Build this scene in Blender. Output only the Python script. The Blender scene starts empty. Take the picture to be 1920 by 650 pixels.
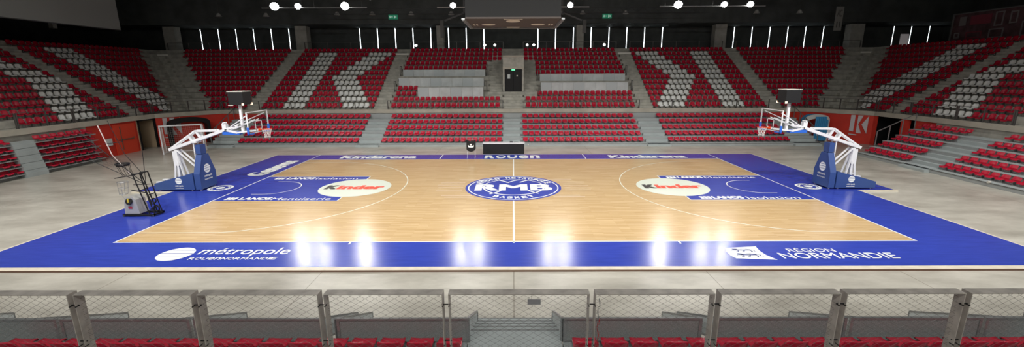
import bpy, math, random
from mathutils import Vector, Matrix
random.seed(7)
PI = math.pi
S = bpy.context.scene
COL = S.collection
# ---------------------------------------------------------------- camera
CAM = Vector((0, -21.87, 5.725)); FPX = 818.0
PIT, YAW, ROL = .22518, -.00375, -.00385
F_ = Vector((math.sin(YAW)*math.cos(PIT), math.cos(YAW)*math.cos(PIT), -math.sin(PIT)))
R_ = Vector((math.cos(YAW), -math.sin(YAW), 0)); U_ = R_.cross(F_)
R2 = R_*math.cos(ROL)+U_*math.sin(ROL); U2 = -R_*math.sin(ROL)+U_*math.cos(ROL)
cd = bpy.data.cameras.new('camera'); cam = bpy.data.objects.new('camera', cd); COL.objects.link(cam)
cd.sensor_width = 36; cd.lens = FPX/1920*36; cd.clip_start = .05; cd.clip_end = 300
M4 = Matrix((R2, U2, -F_)).transposed().to_4x4(); M4.translation = CAM
cam.matrix_world = M4; S.camera = cam
# ---------------------------------------------------------------- world: pale daylight outside the window slots
w = bpy.data.worlds.new('world'); S.world = w; w.use_nodes = True
bg = w.node_tree.nodes['Background']; bg.inputs[0].default_value = (.86, .95, 1, 1); bg.inputs[1].default_value = 4.0
S.view_settings.view_transform = 'Standard'; S.view_settings.look = 'None'
S.view_settings.gamma = 1; S.view_settings.use_curve_mapping = False
S.view_settings.exposure = 0.2
FAR_W, NEAR_W, TOP_FILL_W, BACK_FILL_W = 400, 3700, 1500, 1500      # floodlight powers; top and back groups are added fill
FLOOD_FAR = [-20.3, -18.3, -14.3, -5.1, -3.4, 3.3, 4.85, 14.0, 17.9, 20.1]
FLOOD_NEAR = [-19, -13, -6.5, 0, 6.5, 13, 19]

# ---------------------------------------------------------------- materials
MATS = {}
def mat(name, col, rough=.5, metal=0, spec=.5, noise=None, bump=0, coat=0):
    if name in MATS: return MATS[name]
    m = bpy.data.materials.new(name); m.use_nodes = True
    nt = m.node_tree; b = nt.nodes['Principled BSDF']
    b.inputs['Base Color'].default_value = (*col, 1); b.inputs['Roughness'].default_value = rough
    b.inputs['Metallic'].default_value = metal; b.inputs['Specular IOR Level'].default_value = spec
    if coat: b.inputs['Coat Weight'].default_value = coat; b.inputs['Coat Roughness'].default_value = rough
    if noise:   # (scale, amount, (sx,sy,sz))
        tc = nt.nodes.new('ShaderNodeTexCoord'); mp = nt.nodes.new('ShaderNodeMapping')
        mp.inputs['Scale'].default_value = noise[2] if len(noise) > 2 else (1, 1, 1)
        nz = nt.nodes.new('ShaderNodeTexNoise'); nz.inputs['Scale'].default_value = noise[0]; nz.inputs['Detail'].default_value = 5
        rp = nt.nodes.new('ShaderNodeValToRGB'); a = noise[1]
        rp.color_ramp.elements[0].position = .3; rp.color_ramp.elements[1].position = .7
        rp.color_ramp.elements[0].color = (*[c*(1-a) for c in col], 1); rp.color_ramp.elements[1].color = (*[min(1, c*(1+a)) for c in col], 1)
        nt.links.new(tc.outputs['Object'], mp.inputs[0]); nt.links.new(mp.outputs[0], nz.inputs['Vector'])
        nt.links.new(nz.outputs['Fac'], rp.inputs[0]); nt.links.new(rp.outputs[0], b.inputs['Base Color'])
        if bump:
            bp = nt.nodes.new('ShaderNodeBump'); bp.inputs['Strength'].default_value = bump; bp.inputs['Distance'].default_value = .02
            nt.links.new(nz.outputs['Fac'], bp.inputs['Height']); nt.links.new(bp.outputs[0], b.inputs['Normal'])
    MATS[name] = m; return m
def emit(name, col, strength):
    m = bpy.data.materials.new(name); m.use_nodes = True; nt = m.node_tree
    b = nt.nodes['Principled BSDF']; b.inputs['Base Color'].default_value = (*col, 1)
    b.inputs['Emission Color'].default_value = (*col, 1); b.inputs['Emission Strength'].default_value = strength
    MATS[name] = m; return m
def wood_mat():
    m = bpy.data.materials.new('parquet'); m.use_nodes = True; nt = m.node_tree; b = nt.nodes['Principled BSDF']; L = nt.links
    tc = nt.nodes.new('ShaderNodeTexCoord')
    br = nt.nodes.new('ShaderNodeTexBrick'); br.offset = .37; br.inputs['Scale'].default_value = 1
    br.inputs['Brick Width'].default_value = 1.1; br.inputs['Row Height'].default_value = .07; br.inputs['Mortar Size'].default_value = .0012
    br.inputs['Color1'].default_value = (.52, .355, .175, 1); br.inputs['Color2'].default_value = (.62, .45, .25, 1); br.inputs['Mortar'].default_value = (.36, .22, .11, 1)
    L.new(tc.outputs['Object'], br.inputs['Vector'])
    nz = nt.nodes.new('ShaderNodeTexNoise'); nz.inputs['Scale'].default_value = 1.0; nz.inputs['Detail'].default_value = 6
    mp = nt.nodes.new('ShaderNodeMapping'); mp.inputs['Scale'].default_value = (.7, 7, 1); L.new(tc.outputs['Object'], mp.inputs[0]); L.new(mp.outputs[0], nz.inputs['Vector'])
    mx = nt.nodes.new('ShaderNodeMix'); mx.data_type = 'RGBA'; mx.blend_type = 'MULTIPLY'; mx.inputs[0].default_value = .5
    rp = nt.nodes.new('ShaderNodeValToRGB'); rp.color_ramp.elements[0].position = .3; rp.color_ramp.elements[1].position = .7
    rp.color_ramp.elements[0].color = (.72, .66, .58, 1); rp.color_ramp.elements[1].color = (1, 1, 1, 1)
    L.new(nz.outputs['Fac'], rp.inputs[0]); L.new(br.outputs['Color'], mx.inputs[6]); L.new(rp.outputs[0], mx.inputs[7]); L.new(mx.outputs[2], b.inputs['Base Color'])
    b.inputs['Roughness'].default_value = .21; b.inputs['Specular IOR Level'].default_value = .5
    n2 = nt.nodes.new('ShaderNodeTexNoise'); n2.inputs['Scale'].default_value = 1; mp2 = nt.nodes.new('ShaderNodeMapping'); mp2.inputs['Scale'].default_value = (.8, 14, 1)
    L.new(tc.outputs['Object'], mp2.inputs[0]); L.new(mp2.outputs[0], n2.inputs['Vector'])
    bp = nt.nodes.new('ShaderNodeBump'); bp.inputs['Strength'].default_value = .1; bp.inputs['Distance'].default_value = .01
    L.new(n2.outputs['Fac'], bp.inputs['Height']); L.new(bp.outputs[0], b.inputs['Normal'])
    MATS['parquet'] = m; return m
def concrete_floor_mat():
    m = bpy.data.materials.new('floor_concrete'); m.use_nodes = True; nt = m.node_tree; b = nt.nodes['Principled BSDF']; L = nt.links
    tc = nt.nodes.new('ShaderNodeTexCoord')
    nz = nt.nodes.new('ShaderNodeTexNoise'); nz.inputs['Scale'].default_value = .35; nz.inputs['Detail'].default_value = 8; nz.inputs['Roughness'].default_value = .65
    mp = nt.nodes.new('ShaderNodeMapping'); mp.inputs['Scale'].default_value = (1, 2.2, 1); L.new(tc.outputs['Object'], mp.inputs[0]); L.new(mp.outputs[0], nz.inputs['Vector'])
    rp = nt.nodes.new('ShaderNodeValToRGB'); rp.color_ramp.elements[0].position = .3; rp.color_ramp.elements[1].position = .68
    rp.color_ramp.elements[0].color = (.28, .26, .22, 1); rp.color_ramp.elements[1].color = (.53, .505, .44, 1)
    L.new(nz.outputs['Fac'], rp.inputs[0])
    br = nt.nodes.new('ShaderNodeTexBrick'); br.offset = 0; br.inputs['Scale'].default_value = 1; br.inputs['Brick Width'].default_value = 5.76; br.inputs['Row Height'].default_value = 30
    br.inputs['Mortar Size'].default_value = .012; br.inputs['Color1'].default_value = br.inputs['Color2'].default_value = (1, 1, 1, 1); br.inputs['Mortar'].default_value = (.45, .42, .38, 1)
    mp3 = nt.nodes.new('ShaderNodeMapping'); mp3.inputs['Location'].default_value = (0, 20, 0); L.new(tc.outputs['Object'], mp3.inputs[0]); L.new(mp3.outputs[0], br.inputs['Vector'])
    mx = nt.nodes.new('ShaderNodeMix'); mx.data_type = 'RGBA'; mx.blend_type = 'MULTIPLY'; mx.inputs[0].default_value = 1
    L.new(rp.outputs[0], mx.inputs[6]); L.new(br.outputs['Color'], mx.inputs[7]); L.new(mx.outputs[2], b.inputs['Base Color'])
    b.inputs['Roughness'].default_value = .32; b.inputs['Specular IOR Level'].default_value = .5
    MATS['floor_concrete'] = m; return m
wood = wood_mat(); cfloor = concrete_floor_mat()
blue = mat('blue_paint', (.032, .055, .36), .21, noise=(1.2, .1, (1, 6, 1)), bump=.08)
white_paint = mat('white_paint', (.82, .83, .80), .3)
cream_paint = mat('cream_paint', (.70, .71, .60), .3)
edge_wood = mat('edge_wood', (.62, .56, .45), .4, noise=(3, .1))
edge_dark = mat('edge_dark', (.16, .09, .06), .6)
ghost = mat('worn_paint', (.58, .43, .29), .3)
kblack = mat('black_lettering', (.025, .022, .02), .4)
kred = mat('red_lettering', (.70, .05, .015), .4)
conc = mat('concrete', (.42, .41, .36), .8, noise=(2.2, .22), bump=.2)
beam_c = mat('pale_concrete', (.45, .42, .35), .75, noise=(1.5, .12))
deck_m = mat('grey_deck', (.37, .41, .41), .5, noise=(1.3, .08))
riser_m = mat('grey_riser', (.35, .37, .37), .45, noise=(1.5, .06))
red_seat = mat('red_plastic', (.5, .008, .035), .28, spec=.5)
white_seat = mat('white_plastic', (.85, .86, .83), .3)
red_wall = mat('red_wall', (.62, .035, .018), .6, noise=(1.2, .08))
dark = mat('dark_wall', (.075, .082, .08), .85, noise=(.7, .25))
dark2 = mat('dark_steel', (.05, .052, .055), .5)
black = mat('black', (.009, .009, .01), .6, spec=.3)
steel = mat('galvanised_steel', (.30, .31, .31), .38, metal=.6, noise=(5, .12))
steel_b = mat('post_steel', (.40, .37, .335), .45, metal=.35, noise=(9, .2))
rail_m = mat('rail_steel', (.10, .095, .09), .5, metal=.3)
wire_m = mat('wire', (.10, .09, .085), .5, metal=.4)
mesh_m = mat('perforated_panel', (.23, .245, .24), .55, metal=.2, noise=(60, .35))
padblue = mat('blue_padding', (.028, .065, .22), .55)
lightblue = mat('bright_blue', (.02, .12, .55), .5)
wsteel = mat('white_steel', (.72, .72, .74), .3)
cloth = mat('pale_board', (.60, .64, .64), .6, noise=(1.4, .12))
screen_m = mat('grey_screen', (.26, .27, .26), .9)
cube_m = mat('dark_grey_screen', (.014, .014, .014), .8, spec=.2)
brown_m = mat('brown_panel', (.04, .029, .023), .7)
pale = mat('pale_plastic', (.62, .6, .54), .5)
silver = mat('silver_body', (.42, .42, .41), .35, metal=.3)
orange = mat('orange_rim', (.75, .09, .02), .4)
netm = mat('net_cord', (.75, .72, .68), .7)
conc_dark = mat('column_concrete', (.42, .41, .37), .85, noise=(2, .15))
def glass_mat():
    m = bpy.data.materials.new('clear_board'); m.use_nodes = True; nt = m.node_tree; nt.nodes.clear()
    o = nt.nodes.new('ShaderNodeOutputMaterial'); t = nt.nodes.new('ShaderNodeBsdfTransparent'); t.inputs[0].default_value = (.93, .96, .95, 1)
    g = nt.nodes.new('ShaderNodeBsdfGlossy'); g.inputs['Roughness'].default_value = .05; x = nt.nodes.new('ShaderNodeMixShader'); x.inputs[0].default_value = .07
    nt.links.new(t.outputs[0], x.inputs[1]); nt.links.new(g.outputs[0], x.inputs[2]); nt.links.new(x.outputs[0], o.inputs[0])
    return m
glass = glass_mat()
lamp_e = emit('lamp_glow', (1, .98, .93), 90.0)
small_e = emit('small_lamp_glow', (1, .98, .9), 12.0)
exit_e = emit('exit_green', (.02, .22, .12), .35)
exit_b = emit('exit_bright', (.1, .9, .3), 1.5)
exit_w = emit('exit_white', (.5, .7, .6), .4)

# ---------------------------------------------------------------- mesh builder
class MB:
    def __init__(s): s.v = []; s.f = []; s.m = []
    def quad(s, *p, m=0):
        n = len(s.v); s.v += [tuple(q) for q in p]; s.f.append(tuple(range(n, n+len(p)))); s.m.append(m)
    def box(s, x0, x1, y0, y1, z0, z1, m=0):
        n = len(s.v); s.v += [(x, y, z) for z in (z0, z1) for y in (y0, y1) for x in (x0, x1)]
        for f in ((0, 2, 3, 1), (4, 5, 7, 6), (0, 1, 5, 4), (1, 3, 7, 5), (3, 2, 6, 7), (2, 0, 4, 6)):
            s.f.append(tuple(n+i for i in f)); s.m.append(m)
    def tube(s, p, q, r, n=8, m=0, r2=None):
        p = Vector(p); q = Vector(q); d = q-p
        if d.length < 1e-6: return
        z = d.normalized(); a = z.orthogonal().normalized(); b = z.cross(a); r2 = r if r2 is None else r2
        i0 = len(s.v); off = PI/4 if n == 4 else 0
        for c, rr in ((p, r), (q, r2)):
            for i in range(n):
                t = 2*PI*i/n+off; s.v.append(tuple(c+a*math.cos(t)*rr+b*math.sin(t)*rr))
        for i in range(n):
            j = (i+1) % n; s.f.append((i0+i, i0+j, i0+n+j, i0+n+i)); s.m.append(m)
        s.f.append(tuple(i0+i for i in range(n-1, -1, -1))); s.m.append(m)
        s.f.append(tuple(i0+n+i for i in range(n))); s.m.append(m)
    def bar(s, p, q, w, h, m=0, up=(0, 0, 1)):      # rectangular bar, w sideways, h along up
        p = Vector(p); q = Vector(q); z = (q-p).normalized(); u = Vector(up); a = z.cross(u)
        if a.length < 1e-4: a = z.orthogonal()
        a.normalize(); b = a.cross(z).normalized(); i0 = len(s.v)
        for c in (p, q):
            for sa, sb in ((-1, -1), (1, -1), (1, 1), (-1, 1)): s.v.append(tuple(c+a*sa*w/2+b*sb*h/2))
        for i in range(4):
            j = (i+1) % 4; s.f.append((i0+i, i0+j, i0+4+j, i0+4+i)); s.m.append(m)
        s.f.append((i0+3, i0+2, i0+1, i0)); s.m.append(m); s.f.append((i0+4, i0+5, i0+6, i0+7)); s.m.append(m)
    def prism(s, poly, o, u, v, n, m=0):   # poly in (u,v) plane at o, extruded by vector n
        o = Vector(o); u = Vector(u); v = Vector(v); n = Vector(n); k = len(poly); i0 = len(s.v)
        for e in (0, 1):
            for a, b in poly: s.v.append(tuple(o+u*a+v*b+n*e))
        s.f.append(tuple(i0+i for i in range(k-1, -1, -1))); s.m.append(m); s.f.append(tuple(i0+k+i for i in range(k))); s.m.append(m)
        for i in range(k):
            j = (i+1) % k; s.f.append((i0+i, i0+j, i0+k+j, i0+k+i)); s.m.append(m)
    def torus(s, c, R, r, axis='z', n=28, k=8, m=0, a0=0, a1=2*PI, sy=1):
        c = Vector(c); i0 = len(s.v); full = abs(a1-a0-2*PI) < 1e-6; nn = n if full else n+1
        ax = {'z': (Vector((1, 0, 0)), Vector((0, 1, 0))), 'y': (Vector((1, 0, 0)), Vector((0, 0, 1))), 'x': (Vector((0, 1, 0)), Vector((0, 0, 1)))}[axis] if isinstance(axis, str) else axis
        w = ax[0].cross(ax[1])
        for i in range(nn):
            t = a0+(a1-a0)*i/n; d = ax[0]*math.cos(t)+ax[1]*math.sin(t)*sy
            for j in range(k):
                p = 2*PI*j/k; s.v.append(tuple(c+d*R+d.normalized()*r*math.cos(p)+w*r*math.sin(p)))
        for i in range(n):
            a = i % nn; b = (i+1) % nn
            for j in range(k):
                l = (j+1) % k; s.f.append((i0+a*k+j, i0+b*k+j, i0+b*k+l, i0+a*k+l)); s.m.append(m)
    def disc(s, cx, cy, z, rx, ry=None, n=48, m=0, a0=0, a1=2*PI):
        ry = ry or rx
        s.quad(*[(cx+rx*math.cos(a0+(a1-a0)*i/n), cy+ry*math.sin(a0+(a1-a0)*i/n), z) for i in range(n+(0 if abs(a1-a0-2*PI) < 1e-6 else 1))], m=m)
    def arc(s, cx, cy, z, r, wd, a0, a1, n=64, m=0):
        for i in range(n):
            a = a0+(a1-a0)*i/n; b = a0+(a1-a0)*(i+1)/n
            P = lambda t, rr: (cx+rr*math.cos(t), cy+rr*math.sin(t), z)
            s.quad(P(a, r-wd/2), P(a, r+wd/2), P(b, r+wd/2), P(b, r-wd/2), m=m)
    def add(s, verts, faces, M=None, m=0):
        i0 = len(s.v); s.v += [tuple(M @ Vector(q)) if M else tuple(q) for q in verts]
        for f in faces: s.f.append(tuple(i0+i for i in f)); s.m.append(m)
    def mesh(s, name, mats, smooth=False):
        me = bpy.data.meshes.new(name); me.from_pydata(s.v, [], s.f); 
        for q in (mats if isinstance(mats, (list, tuple)) else [mats]): me.materials.append(q)
        if any(s.m): me.polygons.foreach_set('material_index', s.m)
        if smooth: me.polygons.foreach_set('use_smooth', [True]*len(s.f))
        me.update(); return me
    def build(s, name, mats, parent=None, smooth=False, loc=None):
        if loc is not None:
            L = Vector(loc); s.v = [tuple(Vector(q)-L) for q in s.v]
        elif parent is not None:
            L = parent.location; s.v = [tuple(Vector(q)-L) for q in s.v]
        o = bpy.data.objects.new(name, s.mesh(name, mats, smooth)); COL.objects.link(o)
        if parent is not None: o.parent = parent
        if loc is not None: o.location = loc
        return o
def _each(self, name, mats, parent=None, smooth=False):
    n = len(self.v); par = list(range(n))
    def find(a):
        while par[a] != a: par[a] = par[par[a]]; a = par[a]
        return a
    for f in self.f:
        r = find(f[0])
        for i in f[1:]: par[find(i)] = r
    gr = {}
    for fi, f in enumerate(self.f): gr.setdefault(find(f[0]), []).append(fi)
    out = []
    for fs in gr.values():
        b = MB(); mp = {}
        for fi in fs:
            for i in self.f[fi]:
                if i not in mp: mp[i] = len(b.v); b.v.append(self.v[i])
            b.f.append(tuple(mp[i] for i in self.f[fi])); b.m.append(self.m[fi])
        out.append(b.build(name, mats, parent, smooth))
    return out
MB.each = _each
def tag(o, label=None, cat=None, group=None, kind=None):
    if label: o['label'] = label
    if cat: o['category'] = cat
    if group: o['group'] = group
    if kind: o['kind'] = kind
    return o
def empty(name, loc, label, cat, group=None, rz=0):
    o = bpy.data.objects.new(name, None); COL.objects.link(o); o.location = loc; o.rotation_euler.z = rz; o.empty_display_size = .2
    return tag(o, label, cat, group)
def children(o): return [c for c in COL.objects if c.parent == o]
def copy_tree(o, loc, rz=0, label=None, group=None):
    r = o.copy(); COL.objects.link(r); r.location = loc; r.rotation_euler.z = rz
    if label: r['label'] = label
    if group: r['group'] = group
    def rec(a, b):
        for ch in children(a):
            c = ch.copy(); COL.objects.link(c); c.parent = b; rec(ch, c)
    rec(o, r); return r
ORD = ['', 'first', 'second', 'third', 'fourth', 'fifth', 'sixth', 'seventh', 'eighth', 'ninth', 'tenth', 'eleventh', 'twelfth', 'thirteenth', 'fourteenth', 'fifteenth', 'sixteenth', 'seventeenth', 'eighteenth', 'nineteenth', 'twentieth', 'twenty-first', 'twenty-second', 'twenty-third', 'twenty-fourth', 'twenty-fifth', 'twenty-sixth', 'twenty-seventh', 'twenty-eighth', 'twenty-ninth', 'thirtieth']
def text_obj(name, s, mt, o, u, v, parent, bold=0, org=None):
    """lettering filling the parallelogram o, o+u, o+v; weight is added by overlapping shifted copies of the glyph faces"""
    c = bpy.data.curves.new('t', 'FONT'); c.body = s; c.resolution_u = 4; c.size = 1; c.fill_mode = 'FRONT'
    t = bpy.data.objects.new('t', c); COL.objects.link(t)
    dg = bpy.context.evaluated_depsgraph_get(); me0 = bpy.data.meshes.new_from_object(t.evaluated_get(dg))
    bpy.data.objects.remove(t)
    vs = [(q.co.x, q.co.y) for q in me0.vertices]; fs = [tuple(p.vertices) for p in me0.polygons]
    sh = [(0, 0)] if bold <= 0 else [(a*bold*1.3, b_*bold*.8) for a in (-1, 0, 1) for b_ in (-1, 1)]
    V = []; Fc = []
    for n_, (dx, dy) in enumerate(sh):
        k = len(V); V += [(x+dx, y+dy, n_*.0007) for x, y in vs]; Fc += [tuple(k+i_ for i_ in f) for f in fs]
    xs = [q[0] for q in V]; ys = [q[1] for q in V]; x0, x1, y0, y1 = min(xs), max(xs), min(ys), max(ys)
    o = Vector(o); u = Vector(u); v = Vector(v); nn = u.cross(v).normalized(); L = org if org is not None else parent.location
    me = bpy.data.meshes.new(name); me.from_pydata([tuple(o+u*((x-x0)/(x1-x0))+v*((y-y0)/(y1-y0))+nn*h-L) for x, y, h in V], [], Fc)
    me.materials.append(mt); me.update(); bpy.data.meshes.remove(me0)
    ob = bpy.data.objects.new(name, me); COL.objects.link(ob); ob.parent = parent
    return ob

# ================================================================ ROOM SHELL
FZ = -.06
XW, YW, ZC = 52.0, 33.5, 15.0
b = MB(); b.box(-XW, XW, -YW, YW, FZ-.2, FZ); b.build('floor', cfloor); COL.objects['floor']['kind'] = 'structure'
b = MB(); b.box(-XW, XW, -YW, YW+.3, ZC, ZC+.2); tag(b.build('ceiling', dark), kind='structure')
b = MB(); b.box(-XW-.3, -XW, -YW, YW+.3, FZ, ZC); tag(b.build('wall_left', dark), kind='structure')
b = MB(); b.box(XW, XW+.3, -YW, YW+.3, FZ, ZC); tag(b.build('wall_right', dark), kind='structure')
b = MB(); b.box(-XW, XW, -YW-.3, -YW, FZ, ZC); tag(b.build('wall_near', dark), kind='structure')
slots = [-3.55-2.155*i for i in range(8)]+[-25.1-2.15*i for i in range(7)]+[3.0+2.155*i for i in range(8)]+[24.6+2.155*i for i in range(7)]+[46.0, 48.1, 50.3]
slots = sorted(slots); b = MB(); x = -XW
for sx in slots:
    b.box(x, sx-.05, YW, YW+.06, FZ, ZC); b.box(sx-.05, sx+.05, YW, YW+.06, FZ, 7.9); b.box(sx-.05, sx+.05, YW, YW+.06, 11.1, ZC); x = sx+.05
b.box(x, XW, YW, YW+.06, FZ, ZC); tag(b.build('wall_far', dark), kind='structure')
b = MB(); b.box(-XW, XW, 29.2, YW-.02, 11.15, 11.5); b.box(-XW, XW, 29.2, 29.4, 11.5, ZC-.01); tag(b.build('trim_1', dark), kind='structure')   # dark bulkhead over the far concourse

# ---------------------------------------------------------------- concrete bowl
A0, B0, Z0, DR, RR, NR = 29.2, 17.65, 2.6, .85, .48, 12
def zk(k): return Z0+RR*k
bowl = empty('concrete_grandstand', (0, 0, FZ), 'stepped pale grey concrete upper grandstand running all round the arena', 'grandstand')
b = MB()
for k in range(NR+1):
    a, c, z = A0+DR*k, B0+DR*k, zk(k)
    a2, c2 = (A0+DR*(k+1), B0+DR*(k+1)) if k < NR else (XW-.02, YW-.02)
    if k < NR: zz = z
    else: zz = z
    for xl, xr in (((-a2, -.98), (.98, a2)) if 4 <= k <= 9 else ((-a2, a2),)): b.quad((xl, c, zz), (xr, c, zz), (xr, c2, zz), (xl, c2, zz))
    b.quad((-a2, -c2, zz), (a2, -c2, zz), (a2, -c, zz), (-a2, -c, zz))
    b.quad((-a2, -c, zz), (-a, -c, zz), (-a, c, zz), (-a2, c, zz)); b.quad((a, -c, zz), (a2, -c, zz), (a2, c, zz), (a, c, zz))
    zl = z-RR if k else 2.32
    for xl, xr in (((-a, -.98), (.98, a)) if 4 <= k <= 9 else ((-a, a),)): b.quad((xl, c, zl), (xr, c, zl), (xr, c, z), (xl, c, z))
    b.quad((a, -c, zl), (-a, -c, zl), (-a, -c, z), (a, -c, z))
    b.quad((-a, -c, zl), (-a, c, zl), (-a, c, z), (-a, -c, z)); b.quad((a, c, zl), (a, -c, zl), (a, -c, z), (a, c, z))
b.quad((-XW+.02, B0, 2.32), (XW-.02, B0, 2.32), (XW-.02, YW-.02, 2.32), (-XW+.02, YW-.02, 2.32)); b.quad((-XW+.02, -YW+.02, 2.32), (XW-.02, -YW+.02, 2.32), (XW-.02, -B0, 2.32), (-XW+.02, -B0, 2.32))
b.quad((-XW+.02, -B0, 2.32), (-A0, -B0, 2.32), (-A0, B0, 2.32), (-XW+.02, B0, 2.32)); b.quad((A0, -B0, 2.32), (XW-.02, -B0, 2.32), (XW-.02, B0, 2.32), (A0, B0, 2.32))
CX, CY = 26.3, 13.6
for sx in (-1, 1):
    for sy in (-1, 1):
        t = [(sx*CX, sy*B0), (sx*A0, sy*CY), (sx*A0, sy*B0)]
        b.quad(*[(p[0], p[1], Z0) for p in t]); b.quad(*[(p[0], p[1], 2.32) for p in t])
b.build('terrace', conc, bowl)
b = MB(); pts = [(-CX, B0), (CX, B0), (A0, CY), (A0, -CY), (CX, -B0), (-CX, -B0), (-A0, -CY), (-A0, CY)]
for i in range(8):
    p, q = Vector((*pts[i], 2.47)), Vector((*pts[(i+1) % 8], 2.47)); d = (q-p).normalized()*.06
    b.bar(p-d, q+d, .24, .34)
b.build('ledge_beam', beam_c, bowl)
# stair flights: half steps against every riser
def flight(poss):   # list of (side, centre, halfwidth, k0, k1)
    for side, c, hw, k0, k1 in poss:
        b = MB()
        for k in range(k0, k1):
            y = B0+DR*(k+1); z = zk(k)
            if side == 'far': b.box(c-hw, c+hw, y-.42, y, z, z+RR/2)
            elif side == 'right': xx = A0+DR*(k+1); b.box(xx-.42, xx, c-hw, c+hw, z, z+RR/2)
            elif side == 'left': xx = A0+DR*(k+1); b.box(-xx, -xx+.42, c-hw, c+hw, z, z+RR/2)
            elif side == 'cr': # diagonal corner
                xx = A0+DR*(k+1); b.prism([(xx-1.1, y-.42), (xx-.42, y-.42), (xx-.42, y-1.1), (xx, y-1.1), (xx, y), (xx-1.1, y)], (0, 0, z), (1, 0, 0), (0, 1, 0), (0, 0, RR/2))
            else: xx = -A0-DR*(k+1); b.prism([(xx+1.1, y-.42), (xx+.42, y-.42), (xx+.42, y-1.1), (xx, y-1.1), (xx, y), (xx+1.1, y)], (0, 0, z), (1, 0, 0), (0, 1, 0), (0, 0, RR/2))
        b.build('stair_flight', conc, bowl)
flight([('far', -23.6, .62, 0, 11), ('far', -12.05, .62, 0, 11), ('far', -1.65, .62, 2, 11), ('far', 1.65, .62, 2, 11), ('far', 12.05, .62, 0, 11), ('far', 23.6, .62, 0, 11),
        ('far', 0, .85, 0, 3), ('left', 12.5, .62, 0, 11), ('right', 12.5, .62, 0, 11), ('left', 1.6, .62, 0, 11), ('right', 1.6, .62, 0, 11), ('cr', 0, 0, 0, 11), ('cl', 0, 0, 0, 11)])
b = MB()
for c in (-12.05, 12.05): b.box(c-.75, c+.75, B0+DR*11-.06, B0+DR*11+.02, zk(11)-.16, zk(11)+.01)
for s in (-1, 1): b.box(s*(A0+DR*11)-1.1, s*(A0+DR*11)+1.1, B0+DR*11-.06, B0+DR*11+.02, zk(11)-.16, zk(11)+.01)
b.each('stair_nosing', mat('daylit_nosing', (.9, .88, .8), .5), bowl)  # daylight on the top step put into a paler colour
# vomitory box with its black double door
vom = empty('entrance_block', (0, 20.15, 4.0), 'concrete stair entrance block with black doorway in middle of far upper stand', 'entrance')
b = MB(); b.box(-.98, -.82, 20.1, 26.1, 4.06, 7.3); b.box(.82, .98, 20.1, 26.1, 4.06, 7.3); b.box(-.82, .82, 20.1, 26.1, 6.3, 7.3); b.build('surround', conc, vom)
b = MB(); b.box(-.98, .98, 20.04, 20.1, 6.12, 6.3); b.box(-.98, .98, 20.04, 20.1, 7.22, 7.36); b.build('lintel', beam_c, vom)
b = MB(); b.box(-.82, -.01, 20.3, 20.36, 4.02, 6.12); b.box(.01, .82, 20.3, 20.36, 4.02, 6.12)
d = b.build('door_leaf', black, vom); d['label'] = 'black double door'
b = MB(); b.box(-.55, -.3, 20.27, 20.3, 5.25, 5.65); b.build('notice', cloth, vom)
b = MB(); b.box(.3, .42, 20.27, 20.3, 5.45, 5.57); b.build('round_notice', pale, vom)
b = MB(); b.box(-.16, .16, 20.05, 20.1, 6.0, 6.12); b.build('exit_light', exit_b, vom)
# lower side walls below the ledge
def wallseg(name, poly, mt, z0=FZ, z1=2.33, th=.12):
    b = MB()
    for i in range(len(poly)-1):
        b.bar((*poly[i], (z0+z1)/2), (*poly[i+1], (z0+z1)/2), th, z1-z0)
    return tag(b.build(name, mt), kind='structure')
wallseg('trim_2', [(-A0, 13.62), (-CX, B0+.02), (-22.9, B0+.05)], red_wall)
wallseg('trim_3', [(A0, 13.3), (A0, 13.62), (CX, B0+.02), (22.9, B0+.05)], red_wall)
wallseg('trim_4', [(-A0-.1, 7.8), (-A0-.1, 11.9)], red_wall)
wallseg('trim_5', [(A0+.05, 8.3), (A0+.05, 9.9)], red_wall)
wallseg('trim_6', [(A0+.05, 10.4), (A0+.05, 11.1)], red_wall)
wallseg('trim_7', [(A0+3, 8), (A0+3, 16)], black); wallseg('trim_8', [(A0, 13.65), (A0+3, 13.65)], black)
wallseg('trim_9', [(-22.9, B0+.1), (22.9, B0+.1)], riser_m); wallseg('trim_10', [(-A0-.1, 7.8), (-A0-.1, -17.6)], conc); wallseg('trim_11', [(A0+.05, 8.3), (A0+.05, -17.6)], conc); wallseg('trim_12', [(-A0, -B0-.1), (A0, -B0-.1)], conc)
wallseg('trim_13', [(-A0-2.6, 11.8), (-A0-2.6, 13.8)], mat('beige_wall', (.42, .31, .2), .7)); wallseg('trim_14', [(-A0-2.6, 11.9), (-A0, 11.9)], mat('beige_wall', (0, 0, 0)))
wallseg('trim_15', [(-A0-2.6, 13.62), (-A0, 13.62)], mat('beige_wall', (0, 0, 0)))
# door frame, left, and the red door leaves with push bars
b = MB()
for y in (11.95, 13.55): b.box(-A0-.08, -A0+.08, y-.05, y+.05, FZ, 2.3)
b.box(-A0-.08, -A0+.08, 11.9, 13.6, 2.2, 2.3); tag(b.build('door_1', black), kind='structure')
dr = empty('red_fire_door', (-A0, 10.6, FZ), 'red double fire door with dark push bars under the left upper stand', 'door')
b = MB(); b.box(-A0-.02, -A0+.03, 9.75, 11.6, FZ, 2.15); b.build('door_leaf', mat('orange_red_door', (.72, .06, .025), .5), dr)
b = MB(); b.box(-A0+.03, -A0+.07, 10.25, 10.29, .3, 2.0); b.box(-A0+.03, -A0+.1, 10.0, 11.3, 1.0, 1.06); b.tube((-A0+.06, 11.3, 1.02), (-A0+.06, 11.36, 1.15), .02)
b.build('push_bar', edge_dark, dr)
bx = MB(); bx.box(-A0+.0, -A0+.08, 9.0, 9.45, .75, 1.25); tag(bx.build('wall_box', cloth, loc=(-A0, 9.2, 1.0)), 'pale grey electrical box on the red wall left of the fire door', 'box')
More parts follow.
